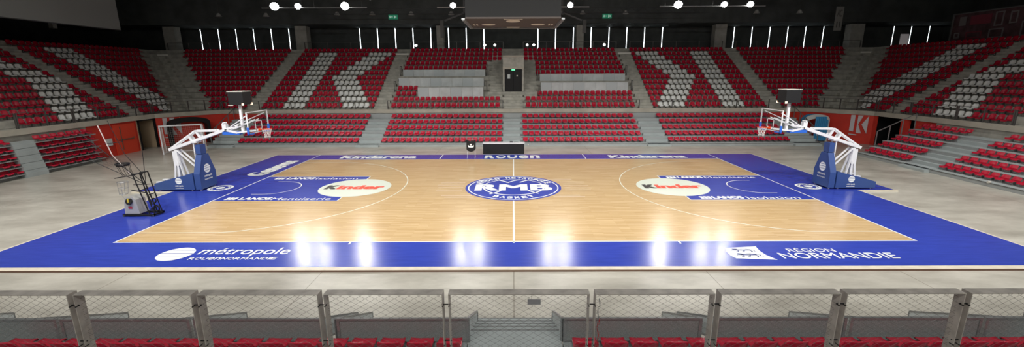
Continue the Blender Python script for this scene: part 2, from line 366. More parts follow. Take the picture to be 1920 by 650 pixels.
# IK wall logos
def logo(o, u, label):
    o = Vector(o); u = Vector(u).normalized(); n = Vector((u.y, -u.x, 0)); e = empty('wall_emblem', o, label, 'emblem')
    b = MB(); s = 1.45; k = .95
    for poly in ([(0, .1), (.23, .07), (.23, 1), (0, 1)], [(.38, 0), (.66, 0), (.44, .5), (.66, 1), (.38, 1)], [(.94, 0), (.62, .5), (.94, 1)]):
        b.prism([(x*k*1.35, z*s) for x, z in poly], o, u, (0, 0, 1), n*.03)
    b.build('letter_strokes', mat('pale_lettering', (.62, .58, .60), .5), e)
    b = MB(); b.prism([(0, -.1), (.55, -.12), (.55, -.2), (0, -.18)], o, u, (0, 0, 1), n*.03); b.build('caption_bar', mat('pale_lettering', (0, 0, 0)), e)
sR = .69; p0 = Vector((CX+2.9*sR, B0-4.05*sR, .8)); nrm = Vector((-4.05, -2.9, 0)).normalized()*.09
logo(p0+nrm, (2.9, -4.05, 0), 'large pale IK emblem on the red corner wall at right')
p0 = Vector((-A0+2.9*.1, CY+4.05*.1, .8)); nrm = Vector((4.05, -2.9, 0)).normalized()*.09
logo(p0+nrm, (2.9, 4.05, 0), 'large pale IK emblem on red corner wall behind the handball goal')

# ================================================================ BASKETBALL COURT
court = empty('basketball_court', (0, 0, FZ), 'pale wood basketball court with wide blue border, white lines and lettering', 'court')
b = MB(); b.box(-14, 14, -7.5, 7.5, FZ+.001, 0); b.build('parquet', wood, court)
b = MB(); BX, BY0, BY1 = 17.15, -9.55, 9.28
b.box(-BX, BX, BY0, -7.5, FZ+.001, 0); b.box(-BX, BX, 7.5, BY1, FZ+.001, 0); b.box(-BX, -14, -7.5, 7.5, FZ+.001, 0); b.box(14, BX, -7.5, 7.5, FZ+.001, 0)
b.box(BX, 19, -.75, 1.0, FZ+.001, 0); b.box(-19.1, -BX, -.65, 1.0, FZ+.001, 0)
o = b.build('painted_border', blue, court); o['label'] = 'blue painted border'
b = MB(); b.box(-BX-.08, BX+.08, BY0-.22, BY0, FZ+.001, -.001); b.box(-BX-.08, -BX, BY0, -.75, FZ+.001, -.001); b.box(BX, BX+.08, BY0, -.85, FZ+.001, -.001); b.box(BX, 19.1, -.9, -.75, FZ+.001, -.001); b.box(-19.2, -BX, -.8, -.65, FZ+.001, -.001)
b.box(-BX-.08, -BX, 1.0, BY1, FZ+.001, -.001); b.box(BX, BX+.08, 1.0, BY1, FZ+.001, -.001); b.box(-BX-.08, BX+.08, BY1, BY1+.05, FZ+.001, -.001)
b.build('edge_ramp', edge_wood, court)
b = MB(); b.box(-BX-.1, BX+.1, BY0-.235, BY0-.22, FZ+.001, -.004); b.build('edge_trim', edge_dark, court)
LZ = .004
b = MB()
for s in (-1, 1): # keys
    xa, xb = sorted((s*14, s*8.2)); b.quad((xa, -2.45, .002), (xb, -2.45, .002), (xb, 2.45, .002), (xa, 2.45, .002))
b.each('painted_key', blue, court)
b = MB(); W = .055
def ln(x0, x1, y0, y1): b.quad((x0, y0, LZ), (x1, y0, LZ), (x1, y1, LZ), (x0, y1, LZ))
ln(-14-W, 14+W, -7.5-W, -7.5); ln(-14-W, 14+W, 7.5, 7.5+W)
for s in (-1, 1):
    x = s*14; ln(min(x, x+s*W), max(x, x+s*W), -7.5, BY1)
ln(-.03, .03, -7.65, -2.47); ln(-.03, .03, 2.47, 7.6)
for x in (-5.1, 4.98): ln(x-.03, x+.03, 7.5, BY1)
for x in (-5.7, 5.75): ln(x-.03, x+.03, -7.75, -7.55)
b.build('boundary_lines', white_paint, court)
W2 = .05
for s in (-1, 1):
    b = MB(); bx_ = s*12.425; y3 = 6.6; R3 = 6.75; aa = math.asin(y3/R3); xe = bx_-s*R3*math.cos(aa)
    for y in (-y3, y3): ln(min(s*14, xe), max(s*14, xe), y-W2/2, y+W2/2)
    c0 = PI if s > 0 else 0; b.arc(bx_, 0, LZ, R3, W2, c0-aa, c0+aa, 96)
    for y in (-2.45, 2.45): ln(min(s*14, s*8.2), max(s*14, s*8.2), y-W2/2, y+W2/2)
    for y0, y1 in ((-2.45, -1.8), (1.8, 2.45)): ln(s*8.2-W2/2, s*8.2+W2/2, y0, y1)
    b.arc(bx_, 0, LZ, 1.28, .05, c0-PI/2, c0+PI/2, 40)
    for y in (-1.28, 1.28): ln(min(bx_, bx_+s*.45), max(bx_, bx_+s*.45), y-.025, y+.025)
    b.build('marking_lines', cream_paint, court)
b = MB()
for s in (-1, 1): b.disc(s*8.2, 0, .005, 1.8, n=72)
b.each('free_throw_disc', mat('pale_paint', (.62, .66, .57), .32), court)
b = MB(); b.disc(-.02, -.02, LZ, 2.47, n=96); b.build('centre_disc', blue, court)
b = MB(); b.arc(-.02, -.02, .006, 2.3, .06, 0, 2*PI, 96); b.build('emblem_ring', white_paint, court); b = MB()
# basketball drawing inside the disc
b = MB(); b.arc(0, 0, .006, 1.55, .09, PI*.95, PI*2.06, 48); b.build('ball_seam', white_paint, court)
b = MB(); b.arc(0, 0, .006, 1.62, .05, PI*.12, PI*.88, 40); b.build('ball_seam', white_paint, court)
b = MB(); b.arc(-1.9, -.2, .006, 1.35, .1, -PI*.32, -PI*.08, 16); b.build('ball_seam', white_paint, court)
b = MB(); b.arc(1.9, -.2, .006, 1.25, .1, PI*1.1, PI*1.32, 16); b.build('ball_seam', white_paint, court)
b = MB(); b.arc(-1.2, .55, .006, .95, .1, PI*.12, PI*.75, 24); b.build('ball_seam', white_paint, court)
b = MB(); b.arc(1.2, .55, .006, .95, .1, PI*.25, PI*.85, 24); b.build('ball_seam', white_paint, court)
b = MB(); b.arc(.9, .3, .006, 1.35, .09, PI*.6, PI*.86, 20); b.build('ball_seam', white_paint, court)

text_obj('lettering', 'RMB', white_paint, (-1.98, -.72, .008), (3.95, 0, 0), (0, 1.25, 0), court, bold=.03)
def arc_text(s, r, a0, a1, h, wd, flip=False):
    n = len(s)
    for i, ch in enumerate(s):
        if ch == ' ': continue
        a = a0+(a1-a0)*i/(n-1); rad = Vector((math.cos(a), math.sin(a), 0)); tan = Vector((math.sin(a), -math.cos(a), 0))
        if flip: rad, tan = -rad, -tan
        c = Vector((math.cos(a)*r, math.sin(a)*r, .008))
        text_obj('lettering', ch, white_paint, c-tan*wd/2-rad*h/2, tan*wd, rad*h, court, bold=.025)
arc_text('ROUEN METROPOLE', 1.98, PI*.86, PI*.14, .34, .24)
arc_text('BASKET', 1.98, PI*1.36, PI*1.64, .34, .27, flip=True)
# worn ghost strips either side of the disc
b = MB()
for i, (x0, x1, y) in enumerate([(2.5, 3.8, 1.0), (2.6, 3.7, .6), (2.6, 3.9, .2), (2.6, 4.0, -.2), (2.6, 3.9, -.6), (1.9, 3.2, -1.6), (1.9, 3.4, -1.85), (1.7, 3.2, 1.6),
                                 (-3.9, -2.6, .9), (-4.0, -2.6, .4), (-3.9, -2.6, -.1), (-3.9, -2.6, -.6), (-3.5, -2.0, -1.6), (-3.3, -1.9, -1.9), (-3.0, -1.7, 1.6)]):
    b.quad((x0, y-.07, .003), (x1, y-.07, .003), (x1, y+.07, .003), (x0, y+.07, .003))
b.build('worn_marks', ghost, court)
T = lambda s, x0, x1, y0, y1, bold=.02, m=white_paint: text_obj('lettering', s, m, (x0, y0, .007), (x1-x0, 0, 0), (0, y1-y0, 0), court, bold=bold)
def unicase(s, x0, x1, y0, y1, bold):      # small and capital letters drawn to one height
    wd = [(.35 if ch == 'I' else 1.15 if ch == 'M' else 1) for ch in s]; k = (x1-x0)/sum(wd); x = x0
    for ch, q in zip(s, wd): T(ch, x, x+k*q*.86, y0, y1, bold); x += k*q
T('métropole', -10.38, -7.42, -8.76, -8.05, .006); unicase('ROUenNORMANDIE', -10.38, -7.55, -9.02, -8.83, .01)
b = MB(); b.disc(-11.07, -8.56, .006, .54, n=48); b.build('emblem_disc', white_paint, court)
b = MB()
for y, k in ((-8.25, .43), (-8.5, .53), (-8.8, .48)):
    b.quad((-11.07-k, y-.012, .008), (-11.07+k, y-.03, .008), (-11.07+k, y, .008), (-11.07-k, y+.012, .008))
b.build('emblem_stripes', blue, court)
T('NORMANDIE', 8.55, 12.22, -9.02, -8.58, .003); T('RÉGION', 9.03, 10.58, -8.49, -8.16, 0)
b = MB(); b.quad((7.04, -9.0, .006), (8.27, -9.12, .006), (8.12, -8.75, .006), (8.1, -8.4, .006), (8.17, -8.02, .006), (7.08, -8.17, .006), (6.98, -8.45, .006), (6.96, -8.8, .006)); b.build('shield', white_paint, court)
b = MB()   # two small walking lions, built from strokes
for oy in (-8.38, -8.76):
    def st(pts, wd):
        for i in range(len(pts)-1):
            p = Vector((*pts[i], 0)); q = Vector((*pts[i+1], 0)); d = (q-p).normalized(); n = Vector((-d.y, d.x, 0))*wd/2; z = Vector((7.58, oy, .008))
            b.quad(z+p-n-d*wd*.3, z+q-n+d*wd*.3, z+q+n+d*wd*.3, z+p+n-d*wd*.3)
    st([(-.24, .06), (0, .03), (.22, .05)], .075); st([(-.3, .11), (-.2, .09)], .11); st([(-.22, .02), (-.36, .04), (-.4, 0)], .03); st([(-.18, .0), (-.22, -.1), (-.3, -.12)], .035)
    st([(.02, .0), (-.03, -.1), (-.1, -.12)], .035); st([(.2, .03), (.26, -.06), (.2, -.12)], .04); st([(.24, .07), (.36, .03), (.32, -.05), (.4, -.1)], .03); st([(.22, .07), (.1, .14), (-.05, .13)], .025)
b.build('lions', mat('navy_paint', (.03, .05, .22), .35), court)
T('Kindarena', -12.15, -6.8, 7.9, 8.95, .035); T('Kindarena', 6.7, 12.08, 7.8, 8.85, .035); unicase('ROUen', -2.02, 1.95, 7.83, 8.93, .03)
T('LANOS', -12.95, -11.45, -2.27, -1.86, .04); T('Menuiserie', -11.4, -8.6, -2.3, -1.92, .0)
T('LANOS', -12.75, -11.2, 1.8, 2.25, .04); T('Isolation', -11.1, -8.75, 1.8, 2.2, .0)
T('LANOS', 9.2, 10.6, 1.8, 2.25, .04); T('Menuiserie', 10.7, 13.5, 1.77, 2.18, .0)
T('LANOS', 9.35, 10.8, -2.27, -1.86, .04); T('Isolation', 10.95, 13.4, -2.3, -1.92, .0)
b = MB()
for x, y in ((-13.6, -2.27), (-13.4, 1.8), (8.6, 1.8), (8.78, -2.27)):
    for i in range(3): b.quad((x+i*.18, y, .007), (x+i*.18+.15, y, .007), (x+i*.18+.15, y+.4, .007), (x+i*.18, y+.4, .007))
b.each('sponsor_block', white_paint, court)
for x in (-9.72, 6.72):
    T('K', x, x+.62, -.38, .42, .05, kblack); T('inder', x+.62, x+3.0, -.38, .42, .04, kred)
text_obj('lettering', 'Genevos', white_paint, (-14.5, 2.7, .007), (0, 4.5, 0), (-1.15, 0, 0), court, bold=.04)
b = MB()
for s in (-1, 1):
    cx = s*15.18
    b.arc(cx, -.05, .006, .53, .12, 0, 2*PI, 48); b.arc(cx, -.05, .006, .38, .04, 0, 2*PI, 40); b.disc(cx, -.05, .006, .2, n=24)
    for i in range(16):
        a = 2*PI*i/16; c, q = math.cos(a), math.sin(a); b.quad(*[(cx+c*r-q*w_, -.05+q*r+c*w_, .006) for r, w_ in ((.39, -.03), (.47, -.03), (.47, .03), (.39, .03))])
b.build('badge', white_paint, court)

# ================================================================ TELESCOPIC LOWER STANDS
LD, LR = .85, .41
def lz(k): return .18+LR*k
def stand(name, label, side, edge, sections, aisles, dep=LD):
    """side far / right / left; sections & aisles in the along-axis; edge: front offset"""
    e = empty(name, {'far': (0, edge, FZ), 'right': (edge, 3, FZ), 'left': (-edge, 3, FZ), 'near': (0, -edge, FZ)}[side], label, 'grandstand')
    def bx(b, a0, a1, d0, d1, z0, z1):
        if side == 'far': b.box(a0, a1, edge+d0, edge+d1, z0, z1)
        elif side == 'right': b.box(edge+d0, edge+d1, a0, a1, z0, z1)
        else: b.box(-edge-d1, -edge-d0, a0, a1, z0, z1)
    lo = min(s[0] for s in sections+aisles); hi = max(s[1] for s in sections+aisles)
    b = MB()
    for k in range(5): bx(b, lo, hi, dep*k, dep*5-.02, lz(k)-LR if k else FZ, lz(k)-.05)
    b.build('riser', riser_m, e)
    b = MB()
    for k in range(5): bx(b, lo, hi, dep*k-.02, dep*(k+1)+.0, lz(k)-.05, lz(k))
    b.build('deck', deck_m, e)
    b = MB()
    for k in range(5):   # dark strips painting in the shadow gap under each deck edge
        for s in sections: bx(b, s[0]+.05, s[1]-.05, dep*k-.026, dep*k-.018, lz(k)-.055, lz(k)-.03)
    b.build('nosing_shadow', rail_m, e)
    if dep > .5:
        for a in aisles:
            b = MB(); bx(b, a[0], a[1], -.3, 0, FZ, .08); bx(b, a[0], a[1], -.02, .3, .08, .185)
            for k in range(4): bx(b, a[0]+.02, a[1]-.02, dep*(k+1)-.32, dep*(k+1)-.02, lz(k), lz(k)+LR/2)
            b.build('aisle_steps', deck_m, e)
    else:
        b = MB()
        for k in range(5):
            for sc_ in sections: bx(b, sc_[0], sc_[1], dep*k-.36, dep*k-.03, lz(k)-.045, lz(k)-.0)
        b.build('folded_tread', riser_m, e)
        for a in aisles:
            b = MB()
            for k in range(5):
                bx(b, a[0]+.02, a[1]-.02, -.42+.1*k, dep*k-.03, lz(k)-.24, lz(k)); bx(b, a[0]+.02, a[1]-.02, -.37+.1*k, dep*k-.03, lz(k)+.0, lz(k)+.15)
            b.build('aisle_steps', deck_m, e)
    return e
FAR_SEC = [(-22.75, -12.8), (-10.95, -.9), (.6, 10.9), (12.75, 22.75)]
stand('far_telescopic_stand', 'grey five-row floor-level stand along the far side of the court', 'far', 13.3, FAR_SEC, [(-24.9, -22.75), (-12.8, -10.95), (-.9, .6), (10.9, 12.75), (22.75, 24.9)])
stand('right_telescopic_stand', 'extended grey floor-level stand at the right with an aisle', 'right', 24.5, [(5.1, 8.9), (-8, 3.3)], [(3.3, 5.1)])
stand('left_telescopic_stand', 'closed-up grey floor-level stand at the left below the ledge', 'left', 28.55, [(3.85, 7.75), (-8, 2.6)], [(2.6, 3.85)], dep=.1)
# near stand: decks, front barrier panels, central steps
ns = empty('near_telescopic_stand', (0, -14.7, FZ), 'grey floor-level stand in the foreground below the wire railing', 'grandstand')
NZ, NY = .9, -14.72
b = MB()
for x0, x1 in ((-12, -.86), (.9, 12)):
    b.box(x0, x1, NY-.95, NY, FZ, NZ)
b.box(-.86, .9, NY-.95, NY-.3, FZ, NZ)
b.box(-12, 12, NY-1.8, NY-.95, FZ, NZ+.41); b.box(-12, 12, -17.5, NY-1.8, FZ, NZ+.82); b.build('deck', deck_m, ns)
b = MB(); n = 5
for i in range(n): b.box(-.84, .88, NY-.3-.02, NY+2.0-.4*i, FZ if i == 0 else NZ/n*i, NZ/n*(i+1)-.0 if i else NZ/n)
b.build('steps', deck_m, ns)
b = MB()
for i in range(n):
    y = NY+2.0-.4*i; z = NZ/n*(i+1); b.box(-.84, .88, y-.03, y+.015, z-.03, z+.006)
b.build('step_nosing', steel, ns)
panels = [(-3.24, -.82), (-5.86, -3.5), (-8.3, -5.92), (-10.9, -8.36), (.9, 3.42), (3.68, 6.05), (6.11, 8.5), (8.56, 11.0)]
names = ['just left of the central steps', 'second left of the central steps', 'third left of the central steps', 'at far left of the foreground', 'just right of the central steps', 'second right of the central steps', 'third right of the central steps', 'at far right of the foreground']
for (x0, x1), nm in zip(panels, names):
    e = empty('barrier_panel', ((x0+x1)/2, NY, NZ), 'dark grey perforated barrier panel '+nm, 'barrier', 'barrier panels in the foreground')
    b = MB(); b.box(x0+.04, x1-.04, NY+.0, NY+.015, NZ+.03, NZ+.46); b.build('panel_sheet', mesh_m, e)
    b = MB(); b.box(x0, x1, NY-.015, NY+.035, NZ+.45, NZ+.49); b.box(x0, x0+.05, NY-.015, NY+.035, NZ, NZ+.45); b.box(x1-.05, x1, NY-.015, NY+.035, NZ, NZ+.45); b.box(x0+.05, x1-.05, NY-.01, NY+.03, NZ, NZ+.03)
    b.build('panel_frame', steel, e)
for x, nm in ((-3.28, 'first'), (-3.62, 'second'), (-6.2, 'third'), (-8.95, 'fourth'), (-11.6, 'fifth')):
    for s in (-1, 1):
        side = 'left' if s < 0 else 'right'
        x_ = -x if s > 0 else x; x_ += (.15 if s > 0 else 0)
        e = empty('side_guard', (x_, NY+1, .3), f'{nm} grey sloping side guard {side} of the central steps', 'guard', 'sloping side guards beyond the barrier')
        b = MB(); P = [(.04, NZ+.46), (1.95, .36), (1.95, .1), (.04, NZ)]
        b.prism([(a, z) for a, z in P], (x_-.01, NY, 0), (0, 1, 0), (0, 0, 1), (.02, 0, 0)); b.build('guard_sheet', cloth, e)
        b = MB()
        for i in range(4): b.bar((x_, NY+P[i][0], P[i][1]), (x_, NY+P[(i+1) % 4][0], P[(i+1) % 4][1]), .035, .035)
        b.bar((x_, NY+1.95, .1), (x_, NY+1.95, FZ), .035, .035, up=(1, 0, 0)); b.build('guard_frame', steel, e)
for x_, side in ((-.84, 'left'), (.88, 'right')):
    e = empty('side_guard', (x_, NY+1, .3), f'grey sloping guard on the {side} edge of the central steps', 'guard', 'sloping side guards beyond the barrier')
    b = MB(); P = [(.04, NZ+.46), (1.75, .5), (1.75, .1), (.04, NZ)]
    b.prism(P, (x_-.01, NY, 0), (0, 1, 0), (0, 0, 1), (.02, 0, 0)); b.build('guard_sheet', cloth, e)
    b = MB()
    for i in range(4): b.bar((x_, NY+P[i][0], P[i][1]), (x_, NY+P[(i+1) % 4][0], P[(i+1) % 4][1]), .04, .04)
    b.bar((x_, NY+1.75, .1), (x_, NY+1.75, FZ), .035, .035, up=(1, 0, 0)); b.build('guard_frame', steel, e)

# ================================================================ SEATS
def shell(prof, t=.022, nx=6):
    """prof: list of (y, z, halfwidth, edge_lift); returns verts, faces of a closed shell"""
    V = []; Fc = []; np_ = len(prof)
    for side in (0, 1):
        for i, (y, z, hw, lift) in enumerate(prof):
            a = prof[max(i-1, 0)]; c = prof[min(i+1, np_-1)]; ty, tz = c[0]-a[0], c[1]-a[1]; L = math.hypot(ty, tz); ny, nz = -tz/L, ty/L
            if nz < -0.2: ny, nz = -ny, -nz
            for j in range(nx+1):
                u = -1+2*j/nx; e = lift*abs(u)**3; w_ = -t*side
                V.append((u*hw, y+ny*(e+w_), z+nz*(e+w_)))
    n1 = nx+1; o2 = np_*n1
    for i in range(np_-1):
        for j in range(nx):
            a = i*n1+j; Fc.append((a, a+1, a+1+n1, a+n1)); Fc.append((o2+a, o2+a+n1, o2+a+n1+1, o2+a+1))
        a = i*n1; Fc.append((a, a+n1, o2+a+n1, o2+a)); a += nx; Fc.append((a, o2+a, o2+a+n1, a+n1))
    for j in range(nx):
        Fc.append((j, o2+j, o2+j+1, j+1)); a = (np_-1)*n1+j; Fc.append((a, a+1, o2+a+1, o2+a))
    return V, Fc
PAN_L = [(-.235, .135, .13, 0), (-.225, .175, .17, 0), (-.17, .2, .205, .02), (-.05, .185, .215, .03), (.08, .18, .21, .035), (.14, .195, .2, .04)]
BACK_L = [(.14, .195, .2, .04), (.175, .25, .205, .04), (.2, .32, .2, .035), (.215, .365, .185, .02), (.225, .395, .14, .01)]
PAN_U = [(-.23, .19, .13, 0), (-.22, .24, .17, 0), (-.16, .265, .2, .02), (-.03, .24, .21, .035), (.1, .235, .205, .04), (.16, .26, .19, .045)]
BACK_U = [(.16, .26, .19, .045), (.2, .34, .2, .05), (.225, .44, .195, .045), (.24, .53, .175, .03), (.25, .575, .12, .01)]
SH = {'low': (shell(PAN_L), shell(BACK_L)), 'up': (shell(PAN_U), shell(BACK_U))}
def red2(p):   # coarse shell for the far mass of seats: one piece
    return p
COARSE = {'low': shell([PAN_L[0], PAN_L[2], PAN_L[4], BACK_L[1], BACK_L[3], BACK_L[4]], .03, 4), 'up': shell([PAN_U[0], PAN_U[2], PAN_U[4], BACK_U[1], BACK_U[3], BACK_U[4]], .03, 4)}
def bracket(kind):
    b = MB(); h = .165 if kind == 'low' else .22
    b.box(-.17, .17, -.03, .03, h-.02, h); b.box(-.03, .03, -.02, .12, .0, h-.02); b.box(-.1, .1, -.05, .17, 0, .015); return b
seats = []   # (x,y,z,rot,kind,white,section,row,idx,ref)
def put(x, y, z, rot, kind, white, sec, row, idx, ref): seats.append((x, y, z, rot, kind, white, sec, row, idx, ref))
# far lower
for (x0, x1), nm in zip(FAR_SEC, ['leftmost', 'left middle', 'right middle', 'rightmost']):
    n = 20; off = (x1-x0-n*.5)/2
    for k in range(5):
        for i in range(n):
            x = x0+off+.5*(i+.5); put(x, 13.3+LD*k+.56, lz(k), 0, 'low', 0, f'far floor-level stand, {nm} block', k+1, i+1, 'left')
# right / left lower
for k in range(5):
    for nm, y1, n in (('corner', 8.75, 7), ('nearer', 3.2, 16)):
        for i in range(n): put(24.5+LD*k+.56, y1-.25-.5*i, lz(k), -PI/2, 'low', 0, f'right floor-level stand, {nm} block', k+1, i+1, 'far end')
    for nm, y1, n in (('corner', 7.55, 7), ('nearer', 2.6, 14)):
        for i in range(n): put(-28.55-.1*k+.19, y1-.25-.5*i, lz(k)-.03, PI/2, 'low', 0, f'closed left stand, {nm} block', k+1, i+1, 'far end')
# far upper
def upper_far(x0, n, rows, whitef, nm, pitch=.49):
    for k in rows:
        for i in range(n): put(x0+pitch*(i+.5), B0+DR*k+.58, zk(k), 0, 'up', whitef(i, k), nm, k+1, i+1, 'left')
isK = lambda i, k: 1 if (4 <= i <= 7 or 10+abs(k-5) <= i <= 14+abs(k-5)) and k <= 10 else 0
upper_far(-22.95, 21, range(12), isK, 'far upper stand, left K block'); upper_far(12.66, 21, range(12), lambda i, k: isK(20-i, k), 'far upper stand, right K block')
no = lambda i, k: 0
for k in range(12):   # outer far blocks with the mitred corner
    xa = 27.9+DR*k*.92; n = int((xa-24.3)/.49)
    for i in range(n):
        put(-24.35-.49*(i+.5), B0+DR*k+.58, zk(k), 0, 'up', 0, 'far upper stand, left end block', k+1, i+1, 'right')
        put(24.35+.49*(i+.5), B0+DR*k+.58, zk(k), 0, 'up', 0, 'far upper stand, right end block', k+1, i+1, 'left')
def cen(lo, hi, k, nm):
    n = int((hi-lo)/.5+.01)
    for i in range(n): put(lo+.5*(i+.5), B0+DR*k+.58, zk(k), 0, 'up', 0, nm, k+1, i+1, 'left')
for k in range(12):
    nm = 'far upper stand, left press block'
    if k in (0, 1, 9, 10, 11): cen(-11.2, -1.1, k, nm)
    elif k in (2, 3): cen(-11.15, -9.1, k, nm)
    elif k in (7, 8): cen(-11.25, -2.3, k, nm)
    nm = 'far upper stand, right press block'
    if k in (0, 1, 9, 10, 11): cen(1.1, 11.2, k, nm)
    elif k in (2, 6, 7, 8): cen(2.25, 11.25, k, nm)
# side uppers
for k in range(12):
    X = A0+DR*k+.58
    yc = 16.6+DR*k*.97; n1 = int((yc-13.15)/.5)
    for s, rot, nm in ((-1, PI/2, 'left upper stand'), (1, -PI/2, 'right upper stand')):
        for i in range(n1):
            y = 13.15+.25+.5*i; wh = 1 if (15.4 <= y <= 17.4) and k <= 10 else 0
            put(s*X, y, zk(k), rot, 'up', wh, nm+', corner block', k+1, i+1, 'stairs')
        for i in range(18):
            y = 11.85-.25-.5*i
            if y < 2.5 or (k == 0 and i > 14): continue
            wh = 1 if abs(k-5) <= i <= abs(k-5)+4 and k <= 10 else 0
            put(s*X, y, zk(k), rot, 'up', wh, nm+', middle block', k+1, i+1, 'stairs')
# near row
for i in range(16): put(-1.13-.51*i, -15.07, NZ, PI, 'low', 0, 'NEARL', 1, i+1, ''); put(1.245+.51*i, -15.07, NZ, PI, 'low', 0, 'NEARR', 1, i+1, '')
def view(s):
    d = Vector((s[0], s[1], s[2]+.35))-CAM; D = d.dot(F_)
    if D < .5: return None
    px = 960+FPX*d.dot(R2)/D; py = 325-FPX*d.dot(U2)/D
    return D if -12 < px < 1932 and py < 668 else None
vis = [(view(s), n) for n, s in enumerate(seats)]; vis = sorted([v for v in vis if v[0] is not None])
pick = set(n for _, n in vis[:300]); keep = set(n for _, n in vis)
protos = {}
pan_me, back_me, br_me = {}, {}, {}
for kd in ('low', 'up'):
    (pv, pf), (bv, bf) = SH[kd]
    for wh, mt in ((0, red_seat), (1, white_seat)):
        m1 = MB(); m1.add(pv, pf); pan_me[kd, wh] = m1.mesh('seat_pan', mt, True); m2 = MB(); m2.add(bv, bf); back_me[kd, wh] = m2.mesh('backrest', mt, True)
    br_me[kd] = bracket(kd).mesh('mounting_bracket', steel)
rowname = {1: 'bottom'}
for n in sorted(pick):
    x, y, z, rot, kd, wh, sec, row, idx, ref = seats[n]; c = 'white' if wh else 'red'
    if sec == 'NEARL': lab = f'red plastic seat in the foreground row, {ORD[idx]} left of the central steps'; g = 'red seats in the foreground row'
    elif sec == 'NEARR': lab = f'red plastic seat in the foreground row, {ORD[idx]} right of the central steps'; g = 'red seats in the foreground row'
    else:
        lab = f'{c} seat, {ORD[idx]} from {ref}, {ORD[row] if row > 1 else "bottom"} row, {sec}'; g = ('white' if wh else 'red')+' seats of the '+sec.replace(',', '')
    e = empty('stadium_seat', (x, y, z), lab, 'seat', g, rot)
    for nm, me in (('seat_pan', pan_me[kd, wh]), ('backrest', back_me[kd, wh]), ('mounting_bracket', br_me[kd])):
        o = bpy.data.objects.new(nm, me); COL.objects.link(o); o.parent = e
b = MB()
for n in sorted(keep-pick):
    x, y, z, rot, kd, wh = seats[n][:6]; V, Fc = COARSE[kd]; b.add(V, Fc, Matrix.Translation((x, y, z)) @ Matrix.Rotation(rot, 4, 'Z'), m=wh)
    h = .165 if kd == 'low' else .22
    M = Matrix.Translation((x, y, z)) @ Matrix.Rotation(rot, 4, 'Z')
    bb = MB(); bb.box(-.03, .03, -.02, .06, 0, h); b.add(bb.v, bb.f, M, m=2)
o = b.build('stadium_seats', [red_seat, white_seat, steel], smooth=True); tag(o, 'remaining red and white plastic seats filling the far stands', 'seats', kind='stuff')

# ================================================================ PRESS DESKS
def desk(x0, x1, y, z0, z1, label):
    e = empty('press_desk', ((x0+x1)/2, y, z0), label, 'desk', 'long grey press desks in the far upper stand')
    n = max(1, round((x1-x0)/1.02)); w_ = (x1-x0)/n
    for i in range(n):
        b = MB(); b.box(x0+w_*i+.006, x0+w_*(i+1)-.006, y, y+.03, z0, z1-.03); b.build('front_panel', MATS['pale_board'] if i % 3 else mat('grey_board', (.53, .58, .59), .6), e)
    b = MB(); b.box(x0, x1, y-.02, y+.5, z1-.03, z1); b.build('desk_top', cloth, e)
    b = MB(); b.box(x0, x0+.03, y+.03, y+.45, z0, z1-.03); b.box(x1-.03, x1, y+.03, y+.45, z0, z1-.03); b.each('end_panel', cloth, e)
desk(-8.9, -2.8, 19.38, zk(2), 4.5, 'lowest grey press desk of the left three')
desk(-11.05, -2.85, 21.1, zk(4), 5.33, 'middle grey press desk of the left three')
desk(-11.0, -2.8, 22.8, zk(6), 6.12, 'top grey press desk of the left three')
desk(2.6, 10.85, 20.25, zk(3), 4.88, 'lower grey press desk of the right two')
desk(2.6, 10.95, 21.95, zk(5), 5.68, 'upper grey press desk of the right two')

# ================================================================ RAILINGS ON THE LEDGE
def railing(p, q, z, label, group, h=.95, pitch=1.35, mt=rail_m, r=.028, mid=True):
    p = Vector((*p, z)); q = Vector((*q, z)); L = (q-p).length; n = max(1, round(L/pitch)); e = empty('guard_railing', (p+q)/2, label, 'railing', group)
    b = MB(); b.bar(p+Vector((0, 0, h)), q+Vector((0, 0, h)), .05, .035)
    b.build('top_rail', mt, e)
    for i in range(n+1):
        c = p+(q-p)*i/n; b = MB(); b.bar(c, c+Vector((0, 0, h)), .065, .065, up=(1, 0, 0)); b.build('post', mt, e)
    if mid:
        b = MB()
        for hh in (.12,): b.tube(p+Vector((0, 0, hh)), q+Vector((0, 0, hh)), .01, 5)
        b.build('lower_rail', mt, e)
    return e
G = 'railings along the upper stand ledge'
yR = B0+.06
for (x0, x1, nm) in ((-26.2, -24.3, 'left end block'), (-22.9, -12.8, 'left K block'), (-11.3, -.95, 'left press block'), (.95, 11.3, 'right press block'), (12.8, 22.9, 'right K block'), (24.3, 26.2, 'right end block')):
    railing((x0, yR), (x1, yR), Z0, f'thin grey guard railing on the ledge before the far {nm}', G, h=.8)
for s, sd in ((-1, 'left'), (1, 'right')):
    railing((s*26.35, B0), (s*(A0+.02), CY+.1), Z0, f'grey guard railing across the {sd} far corner of the ledge', G)
    for y0, y1, nm in ((13.5, 10.6, 'nearest the corner'), (10.5, 7.2, 'second from corner'), (7.1, 3.8, 'third from corner'), (3.7, .4, 'fourth from corner')):
        railing((s*(A0+.05), y0), (s*(A0+.05), y1), Z0, f'grey guard railing on the {sd} side ledge, {nm}', G)
